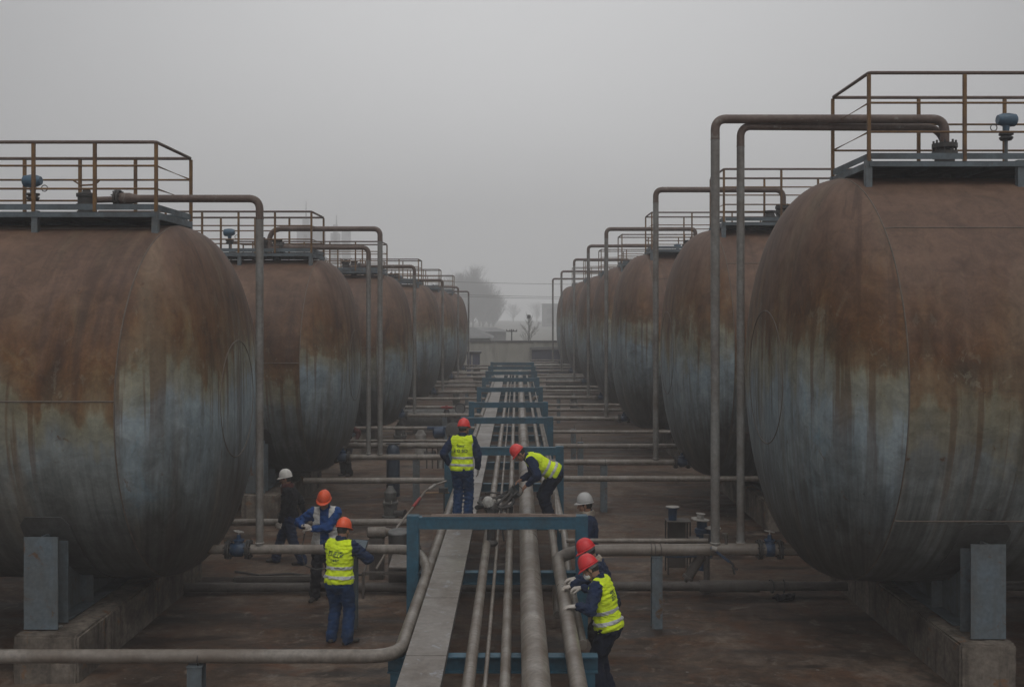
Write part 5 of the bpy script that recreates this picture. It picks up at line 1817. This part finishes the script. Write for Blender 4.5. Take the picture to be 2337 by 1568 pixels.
# ---------------------------------------------------------------- small plant around the rack
def hosework():
    root = empty('hose_bundle', (-0.35, 16.0, 1.0), 'tangle of black hoses with clamps lying across the rack beneath the bucket', 'hoses')
    rr_ = random.Random(4)
    for k in range(4):
        pts = []
        n_ = 26
        for i in range(n_):
            a = 2 * math.pi * (i / (n_ - 1)) * (0.86 if k % 2 else 0.95) + (0.4, 2.6, 0.1, 3.3)[k]
            ex = 0.30 - 0.03 * k
            pts.append(Vector((-0.36 + ex * math.cos(a) + rr_.uniform(-.006, .006), 16.1 + 0.30 * math.sin(a) + 0.04 * k, 1.42 + 0.035 * k + 0.05 * math.sin(2 * a + k) + 0.06 * math.cos(a))))
        MB().tube(pts, (0.026, 0.018, 0.022, 0.014)[k], 8).build('hose', M_iron(), root)
    MB().box((-0.40, 16.1, 1.36), (0.26, 0.2, 0.13), Matrix.Rotation(R(12), 3, 'Z'), 0.03).build('gearbox', M_iron(), root)
    MB().tube([(-0.2, 16.0, 1.5), (-0.05, 16.1, 1.56), (0.0, 16.25, 1.58)], 0.02, 8).build('hose', M_iron(), root)
    for k in range(4):
        MB().tube([(-0.42 + 0.07 * k, 16.05, 1.02), (-0.40 + 0.06 * k, 16.1, 1.2), (-0.38 + 0.07 * k, 16.15, 1.36)], 0.02, 8).build('hose', M_iron(), root)
    for q in ((-0.55, 16.02, 1.44), (-0.30, 15.95, 1.5), (-0.22, 15.92, 1.3), (-0.38, 15.9, 1.5)):
        MB().lathe(q, [(0, 0.025), (0.02, 0.034), (0.05, 0.034), (0.06, 0.02)], (0.4, -1, 0.2), 12).build('clamp', M_pale(), root)
    MB().cyl((-0.12, 16.1, 0.96), (-0.10, 16.1, 1.38), 0.03, 10, 0.04).build('standpipe', M_iron(), root)
    MB().lathe((-0.10, 16.1, 1.06), [(0, 0.03), (0.03, 0.06), (0.08, 0.06), (0.1, 0.03)], (0, 0, 1), 12).build('coupling', M_iron(), root)
hosework()
mo = empty('capped_motor', (-0.43, 15.3, 1.0), 'small black motor under a white dome cap on the rack behind the blue beam', 'motor')
MB().lathe((-0.40, 15.3, 0.93), [(0, 0.09), (0.05, 0.11), (0.10, 0.07), (0.30, 0.07), (0.32, 0.10), (0.36, 0.10), (0.38, 0.085), (0.58, 0.09), (0.62, 0.08), (0.66, 0.05)], (0.02, 0, 1), 18).build('body', M_iron(), mo)
MB().lathe((-0.43, 15.28, 1.555), [(0, 0.08), (0.05, 0.085), (0.10, 0.075), (0.13, 0.05), (0.145, 0.015)], (-0.25, -0.2, 1), 20).build('cap', worn('cap_white', (0.46, 0.45, 0.42), (0.2, 0.185, 0.17), 0.6, 14), mo)
for a in (-0.06, 0.0, 0.06):
    MB().box((-0.385 + a, 15.21, 1.42), (0.018, 0.03, 0.22), None, 0.004).build('fin', M_iron(), mo)
MB().tube([(-0.33, 15.28, 1.55), (-0.25, 15.3, 1.5), (-0.24, 15.3, 1.25), (-0.2, 15.3, 1.0)], 0.014, 6).build('lead', M_iron(), mo)

# left yard: drum, bench, motor, diagonal hose line
dr = empty('lidded_drum', (-1.9, 16.3, 0), 'squat black drum with a round ribbed lid behind the left outlet pipe', 'drum')
MB().lathe((-1.96, 16.5, 0.62), [(0, 0.15), (0.02, 0.17), (0.22, 0.175), (0.24, 0.165)], (0, 0, 1), 28).build('body', M_iron(), dr)
MB().lathe((-1.96, 16.5, 0.862), [(0, 0.175), (0.015, 0.182), (0.03, 0.175), (0.031, 0.15), (0.025, 0.14), (0.028, 0.04)], (0.0, -0.12, 1), 28).build('lid', worn('lid_grey', (0.14, 0.14, 0.135), (0.08, 0.08, 0.08), 0.5, 7), dr)
bn = empty('steel_bench', (-2.1, 16.3, 0), 'rusty low steel bench frame with angle legs left of the blue frame', 'bench')
MB().box2((-2.45, 15.75, 0.36), (-1.62, 15.79, 0.41)).build('front_rail', M_pipe_dark(), bn)
MB().box2((-2.45, 16.75, 0.52), (-1.62, 16.79, 0.57)).build('rear_rail', M_pipe_dark(), bn)
for x in (-2.45, -1.66):
    MB().box2((x, 15.71, 0.0), (x + 0.04, 15.75, 0.42)).build('leg', M_pipe_dark(), bn)
    MB().box2((x, 16.8, 0.0), (x + 0.04, 16.84, 0.58)).build('leg', M_pipe_dark(), bn)
    MB().tube([(x + 0.02, 15.79, 0.39), (x + 0.02, 16.76, 0.56)], 0.02, 6).build('side_rail', M_pipe_dark(), bn)
MB().box((-1.86, 16.2, 0.515), (0.36, 0.78, 0.03), Matrix.Rotation(R(9), 3, 'X')).build('top_plate', M_tray(), bn)
MB().box2((-2.12, 16.4, 0.02), (-1.72, 16.65, 0.6)).build('drum_stand', M_pipe_dark(), bn)
mt = empty('grey_motor', (-2.35, 16.9, 0), 'round-ended grey motor on a stand behind the tablet man', 'motor')
MB().lathe((-2.55, 16.9, 0.78), [(0, 0.06), (0.02, 0.09), (0.3, 0.095), (0.33, 0.07), (0.40, 0.06)], (1, 0.1, 0), 20).build('housing', M_pipe(), mt)
MB().box2((-2.5, 16.82, 0.0), (-2.26, 16.98, 0.69)).build('stand', M_pipe_dark(), mt)
dl = empty('hose_line', (-1.9, 17.3, 0), 'pale jointed hose line slanting up from the bench to the rack', 'hose line')
MB().tube([(-2.25, 15.9, 0.42), (-2.1, 16.4, 0.66), (-2.02, 16.8, 0.9), (-1.72, 17.4, 1.24), (-1.62, 17.6, 1.36), (-1.45, 17.65, 1.46), (-1.25, 17.7, 1.52)], 0.018, 8).build('hose', M_pipe(), dl)
MB().cyl((-1.80, 17.24, 1.15), (-1.70, 17.44, 1.262), 0.03, 10).build('joint', M_red(), dl)
MB().cyl((-1.56, 17.62, 1.39), (-1.44, 17.66, 1.465), 0.028, 10).build('sleeve', M_pale(), dl)
tag(MB().tube([(-1.62, 17.58, 1.33), (-1.35, 17.6, 1.33), (-1.2, 17.6, 1.33)], 0.014, 8).build('branch_hose', worn('copper_hose', (0.30, 0.19, 0.11), (0.2, 0.13, 0.08), 0.5, 8)), 'short coppery branch pipe beside the slanting hose line', 'hose')
fr_ = empty('hose_stand', (-1.25, 17.6, 0), 'thin black stand holding the end of the coppery branch pipe', 'stand')
MB().box2((-1.30, 17.57, 0), (-1.27, 17.6, 1.40)).build('upright', M_iron(), fr_)
MB().box2((-1.38, 17.55, 1.34), (-1.22, 17.62, 1.42)).build('bracket', M_iron(), fr_)

def pump(x, y, z0, sc, label, col, name='yard_pump'):
    root = empty(name, (x, y, z0), label, 'pump', 'pumps in the yard')
    MB().lathe((x, y, z0), [(0, 0.2 * sc), (0.04 * sc, 0.2 * sc), (0.05 * sc, 0.15 * sc), (0.3 * sc, 0.17 * sc), (0.32 * sc, 0.19 * sc), (0.36 * sc, 0.19 * sc), (0.38 * sc, 0.13 * sc), (0.6 * sc, 0.15 * sc), (0.66 * sc, 0.1 * sc), (0.74 * sc, 0.06 * sc)], (0, 0, 1), 20).build('casing', col, root)
    MB().lathe((x + 0.12 * sc, y - 0.1 * sc, z0 + 0.12 * sc), [(0, 0.07 * sc), (0.22 * sc, 0.07 * sc), (0.23 * sc, 0.1 * sc), (0.28 * sc, 0.1 * sc)], (0.9, -0.4, 0), 16).build('outlet', M_iron(), root)
    for k in range(5):
        a = k * 1.256
        MB().cyl((x + 0.17 * sc * math.cos(a), y + 0.17 * sc * math.sin(a), z0 + 0.31 * sc), (x + 0.17 * sc * math.cos(a), y + 0.17 * sc * math.sin(a), z0 + 0.42 * sc), 0.014 * sc, 6).build('bolt', M_pale(), root)
    return root
g1 = worn('pump_grey', (0.13, 0.125, 0.115), (0.03, 0.03, 0.028), 0.8, 7, 0.6, 0.2, (0.35, 0.33, 0.30), 0.66)
pump(-2.80, 22.0, 0.0, 0.92, 'grimy pump standing behind the low pipe before the second left tank', g1)
pump(-3.9, 33.2, 0.0, 1.2, 'pump by the third left tank valve', g1)
pump(-3.0, 31.0, 0.0, 1.2, 'pale pump under the outlet pipe of the third left tank', M_pale())
bp = empty('blue_motor_pump', (-2.3, 29.0, 0), 'blue motor on a pale column beside a round grey housing near the rack', 'pump', 'pumps in the yard')
MB().lathe((-2.45, 29, 1.02), [(0, 0.1), (0.05, 0.17), (0.3, 0.18), (0.36, 0.12)], (1, 0, 0.05), 20).build('motor', M_blue(), bp)
MB().box2((-2.62, 28.92, 1.12), (-2.02, 29.08, 1.2)).build('cowl', M_blue(), bp)
MB().cyl((-2.2, 29, 0), (-2.2, 29, 0.9), 0.09, 14).build('column', M_pale(), bp)
MB().lathe((-1.85, 28.8, 1.15), [(0, 0.14), (0.04, 0.21), (0.12, 0.21), (0.14, 0.15)], (0.05, -1, 0.1), 22).build('housing', g1, bp)
MB().box2((-1.98, 28.9, 0), (-1.72, 29.1, 1.0)).build('plinth', g1, bp)
for k in range(5):
    MB().cyl((-2.62 + 0.16 * k, 28.9, 0.0), (-2.62 + 0.16 * k, 28.9, 0.62), 0.02, 6).build('pipe_leg', M_iron(), bp)
MB().box2((-2.7, 28.82, 0.62), (-1.7, 28.9, 0.67)).build('crossbar', M_iron(), bp)
bo = empty('blue_drum', (-3.0, 24.4, 0), 'dark blue round-topped drum behind the outlet of the second left tank', 'drum')
MB().lathe((-3.05, 24.5, 0.0), [(0, 0.15), (0.02, 0.165), (0.7, 0.165), (1.12, 0.165), (1.22, 0.145), (1.28, 0.08)], (0, 0, 1), 24).build('body', worn('drum_blue', (0.035, 0.055, 0.085), (0.03, 0.04, 0.055), 0.5, 4, 0.4), bo)
MB().box2((-3.22, 24.42, 1.275), (-2.88, 24.58, 1.305)).build('lid_bar', M_iron(), bo)
rv = empty('red_wheel_valve', (-2.5, 34, 1.2), 'valve with a red handwheel behind the third left outlet pipe', 'valve')
MB().lathe((-2.42, 34.2, 0.6), [(0, 0.14), (0.3, 0.14), (0.32, 0.2), (0.4, 0.2), (0.46, 0.12), (0.6, 0.08)], (0, 0, 1), 18).build('body', M_iron(), rv)
MB().torus((-2.42, 34.2, 1.26), (0, 0.15, 1), 0.19, 0.035, 24, 8).build('handwheel', M_red(), rv)
MB().cyl((-2.42, 34.2, 1.15), (-2.42, 34.2, 1.34), 0.05, 8).build('hub', M_red(), rv)
dg = empty('dial_gauge', (-1.95, 34, 1.2), 'large round black dial gauge on a stand near the third left outlet', 'gauge')
MB().torus((-1.95, 34.15, 1.24), (0, -1, 0.1), 0.17, 0.022, 26, 8).build('hoop', M_iron(), dg)
MB().lathe((-1.95, 34.2, 1.24), [(0, 0.1), (0.03, 0.165), (0.05, 0.165)], (0, -1, 0.1), 26).build('dial', worn('dial_grey', (0.12, 0.12, 0.12), (0.08, 0.08, 0.08), 0.4, 6), dg)
MB().box2((-2.15, 34.05, 0.0), (-1.75, 34.25, 1.08)).build('stand', M_iron(), dg)
hv = empty('cylinder_vessel', (-2.6, 37.0, 0), 'dull lying cylindrical vessel with end cap between the fourth left tank and rack', 'vessel')
MB().lathe((-4.4, 37.4, 0.52), [(0, 0.3), (0.06, 0.42), (2.6, 0.42), (2.62, 0.46), (2.7, 0.46), (2.71, 0.42), (2.78, 0.3)], (1, 0, 0), 28).build('shell', g1, hv)
for x in (-3.9, -2.4):
    MB().box2((x, 37.2, 0), (x + 0.15, 37.6, 0.2)).build('saddle', M_concrete(), hv)
hv2 = empty('cylinder_vessel', (3.2, 55, 0), 'dull lying cylindrical vessel far back between the right tanks', 'vessel')
MB().lathe((1.6, 55.4, 0.6), [(0, 0.35), (0.06, 0.45), (3.2, 0.45), (3.26, 0.3)], (1, 0, 0), 24).build('shell', g1, hv2)
# lumps of plant far back on both sides
for k, (x, y, sc_) in enumerate(((-2.9, 47.5, 1.1), (-2.2, 57.0, 1.3), (2.6, 45.8, 1.1), (2.2, 63.0, 1.4), (-2.6, 64.5, 1.6))):
    pump(x, y, 0.0, sc_, ['mist-faded pump beside the fourth left tank', 'mist-faded pump beside the fifth left tank', 'mist-faded pump beside the fourth right tank', 'mist-faded pump beside the sixth right tank', 'largest mist-faded pump by the blue booth'][k], g1)

# right yard
bx = empty('blue_hopper', (2.75, 17.5, 0), 'blue flanged pipe stub with pale rim on a thin box frame', 'pipe stub')
q = P(1548, 1186, 17.3)
MB().lathe((q.x - 0.10, q.y, q.z), [(0, 0.07), (0.2, 0.08), (0.205, 0.115), (0.22, 0.115), (0.221, 0.08)], (0, 0, 1), 22).build('stub', M_blue(), bx)
MB().lathe((q.x - 0.10, q.y, q.z + 0.2215), [(0, 0.117), (0.008, 0.117)], (0, 0, 1), 22).build('rim', M_pale(), bx)
for dx in (-0.20, 0.18):
    for dy in (-0.15, 0.15):
        MB().box2((q.x + dx - 0.012, q.y + dy - 0.012, 0), (q.x + dx + 0.012, q.y + dy + 0.012, q.z - 0.02)).build('leg', M_iron(), bx)
MB().box2((q.x - 0.215, q.y - 0.165, q.z - 0.02), (q.x + 0.195, q.y + 0.165, q.z)).build('top', M_pipe_dark(), bx)
MB().box2((q.x - 0.17, q.y + 0.12, 0.05), (q.x + 0.15, q.y + 0.135, q.z - 0.03)).build('back_panel', worn('panel_brown', (0.085, 0.072, 0.062), (0.06, 0.05, 0.042), 0.4, 3), bx)
va = empty('valve_cluster', (3.0, 16.6, 0), 'cluster of blue valve bodies with pale flange plates behind the near right outlet', 'valve')
c = P(1602, 1200, 16.3)
MB().lathe((c.x, c.y, 0.3), [(0, 0.07), (0.5, 0.07), (0.51, 0.1), (0.6, 0.1), (c.z - 0.42, 0.085), (c.z - 0.41, 0.12), (c.z - 0.34, 0.12), (c.z - 0.33, 0.085), (c.z - 0.2, 0.08)], (0, 0, 1), 20).build('body', M_blue(), va)
MB().lathe((c.x - 0.03, c.y, c.z + 0.10), [(0, 0.15), (0.016, 0.15), (0.02, 0.06), (0.09, 0.06), (0.095, 0.075), (0.105, 0.075)], (0.1, 0, 1), 22).build('top_plate', M_pale(), va)
MB().lathe((c.x + 0.16, c.y - 0.1, c.z - 0.02), [(0, 0.13), (0.014, 0.13)], (0, 0, 1), 22).build('side_plate', M_pale(), va)
MB().lathe((c.x + 0.10, c.y - 0.05, c.z - 0.5), [(0, 0.06), (0.3, 0.075), (0.44, 0.1), (0.48, 0.1)], (0.12, 0, 1), 18).build('side_body', M_blue(), va)
MB().lathe((c.x - 0.17, c.y - 0.2, 0.65), [(0, 0.05), (0.2, 0.055), (0.21, 0.09), (0.23, 0.09)], (0, 0, 1), 16).build('stub', M_pipe_dark(), va)
MB().cyl((c.x + 0.02, c.y - 0.3, 0.0), (c.x + 0.02, c.y - 0.3, 0.95), 0.05, 12).build('standpipe', M_pipe_dark(), va)
dv = empty('drain_valve', (2.9, 14.1, 1.0), 'blue lever and drain cock hanging off the near right outlet below its riser', 'valve')
MB().box((2.88, 14.12, 1.08), (0.34, 0.05, 0.035), Matrix.Rotation(R(38), 3, 'Y'), 0.01).build('lever', M_blue(), dv)
MB().cyl((2.76, 14.12, 1.175), (2.83, 14.1, 1.155), 0.035, 10).build('lever_boss', M_pale(), dv)
MB().tube([(3.0, 14.14, 1.0), (3.07, 14.14, 0.93), (3.08, 14.14, 0.83), (3.09, 14.14, 0.80)], 0.018, 8).build('cock', M_iron(), dv)
MB().box((3.09, 14.14, 0.88), (0.09, 0.03, 0.03), Matrix.Rotation(R(25), 3, 'Y')).build('tap', M_iron(), dv)
ss = empty('strainer', (2.5, 14.5, 0.8), 'slanting strainer barrel under blue plates below the near right outlet', 'strainer')
MB().box((2.40, 14.6, 0.975), (0.48, 0.14, 0.09), None, 0.02).build('bracket', M_blue(), ss)
MB().lathe((2.72, 14.62, 0.97), [(0, 0.075), (0.38, 0.07), (0.39, 0.085), (0.43, 0.085), (0.44, 0.03), (0.48, 0.03)], (-0.52, 0, -0.85), 18).build('barrel', M_pipe_dark(), ss)
bt = empty('small_bleed_valve', (2.98, 14.3, 1.2), 'stubby bleed elbow on the near right outlet next to the tall riser', 'valve')
MB().tube([(2.99, 14.26, 1.18), (3.0, 14.26, 1.24), (2.98, 14.26, 1.32)], 0.025, 10).build('elbow', M_pipe_dark(), bt)
MB().lathe((2.98, 14.26, 1.32), [(0, 0.04), (0.03, 0.04), (0.035, 0.02)], (0, 0, 1), 12).build('cap', M_pipe_dark(), bt)
cl = empty('pipe_clamp', (3.6, 15.85, 0.2), 'wire-wrapped clamp and black rag round the dark ground pipe', 'clamp')
MB().torus((4.05, 15.85, 0.16), (1, 0.2, 0), 0.10, 0.012, 20, 6).build('ring', M_iron(), cl)
MB().torus((4.25, 15.85, 0.16), (1, -0.15, 0), 0.10, 0.012, 20, 6).build('ring', M_iron(), cl)
F_ = Field(V([3.9, 15.45, -0.01]), V([4.7, 15.85, 0.2]), 0.02)
for k in range(9):
    r_ = random.Random(k)
    F_.seg((4.1 + r_.uniform(-0.1, 0.25), 15.62 + r_.uniform(-0.06, 0.08), 0.03), (4.15 + r_.uniform(-0.1, 0.3), 15.66 + r_.uniform(-0.1, 0.05), 0.07), 0.035, 0.02, 0.03)
F_.folds(0.02, 60, 3)
rag = mesh_obj('rag', [F_.skin()], BLACKC, None)
tag(rag, 'black oily rag heaped on the ground below the wire-wrapped clamp', 'rag')

# straps of wire round the right outlet above its post
for k, x in enumerate((1.92, 1.97, 2.05)):
    tag(MB().torus((x, 14.27, 1.118), (1, 0.05 * k, 0), 0.088, 0.004, 24, 5).build('wire_tie', M_iron()), 'thin wire tie wound round the pipe above the rust-streaked post', 'wire tie', 'wire ties')
# scrap timber and cables lying on the ground left of the walking man
tag(MB().box((-3.9, 16.7, 0.05), (1.7, 0.12, 0.09), Matrix.Rotation(R(3), 3, 'Z'), 0.02).build('timber', M_pipe_dark()), 'dark timber baulk lying on the ground by the walking man', 'timber')
tag(MB().tube([(-4.9, 17.3, 0.02), (-4.4, 17.0, 0.03), (-3.9, 17.15, 0.02), (-3.3, 16.95, 0.02), (-2.6, 17.1, 0.02)], 0.018, 6).build('ground_cable', M_iron()), 'black cable snaking over the ground near the walking man', 'cable')
tag(MB().tube([(1.35, 10.0, 0.012), (1.42, 10.6, 0.012), (1.34, 11.1, 0.012), (1.38, 11.6, 0.012)], 0.010, 6).build('ground_cable', M_iron()), 'thin dark cable on the ground by the nearest man', 'cable')
tag(MB().box((-5.75, 12.42, 0.595), (0.16, 0.05, 0.02), Matrix.Rotation(R(10), 3, 'Z'), 0.008).build('stone_chip', M_pale()), 'pale flat chip lying on the nearest left footing', 'stone chip')

# pebbles and flakes on the slab
gm = MB()
rr_ = random.Random(77)
for k in range(420):
    x, y = rr_.uniform(-7, 8), rr_.uniform(8.5, 30)
    if -1.3 < x < 0.9:
        continue
    s_ = rr_.uniform(0.008, 0.03)
    z = s_ * 0.3
    vs = [(x + s_ * math.cos(a) * rr_.uniform(0.6, 1.1), y + s_ * math.sin(a) * rr_.uniform(0.6, 1.1), 0.0) for a in (0, 1.2, 2.4, 3.7, 5.0)]
    vs.append((x, y, z))
    gm.add(vs, [(i, (i + 1) % 5, 5) for i in range(5)])
tag(gm.build('grit', worn('grit_grey', (0.16, 0.14, 0.12), (0.07, 0.06, 0.05), 0.8, 9), smooth=False), 'scattered grit and flakes on the dirty concrete', kind='stuff')

# ---------------------------------------------------------------- haze
hz = MB().box2((-430, -40, -1), (430, 610, 68))
ho = hz.build('haze', MATS.setdefault('haze', bpy.data.materials.new('haze')), smooth=False)
hm = MATS['haze']
hm.use_nodes = True
hm.node_tree.nodes.clear()
oo = hm.node_tree.nodes.new('ShaderNodeOutputMaterial')
pv = hm.node_tree.nodes.new('ShaderNodeVolumePrincipled')
pv.inputs['Color'].default_value = (0.94, 0.94, 0.95, 1)
pv.inputs['Density'].default_value = 0.0035
pv.inputs['Density Attribute'].default_value = ''
pv.inputs['Temperature Attribute'].default_value = ''
pv.inputs['Anisotropy'].default_value = 0.1
hm.node_tree.links.new(pv.outputs[0], oo.inputs['Volume'])
tag(ho, 'grey mist filling the tank yard', kind='stuff')
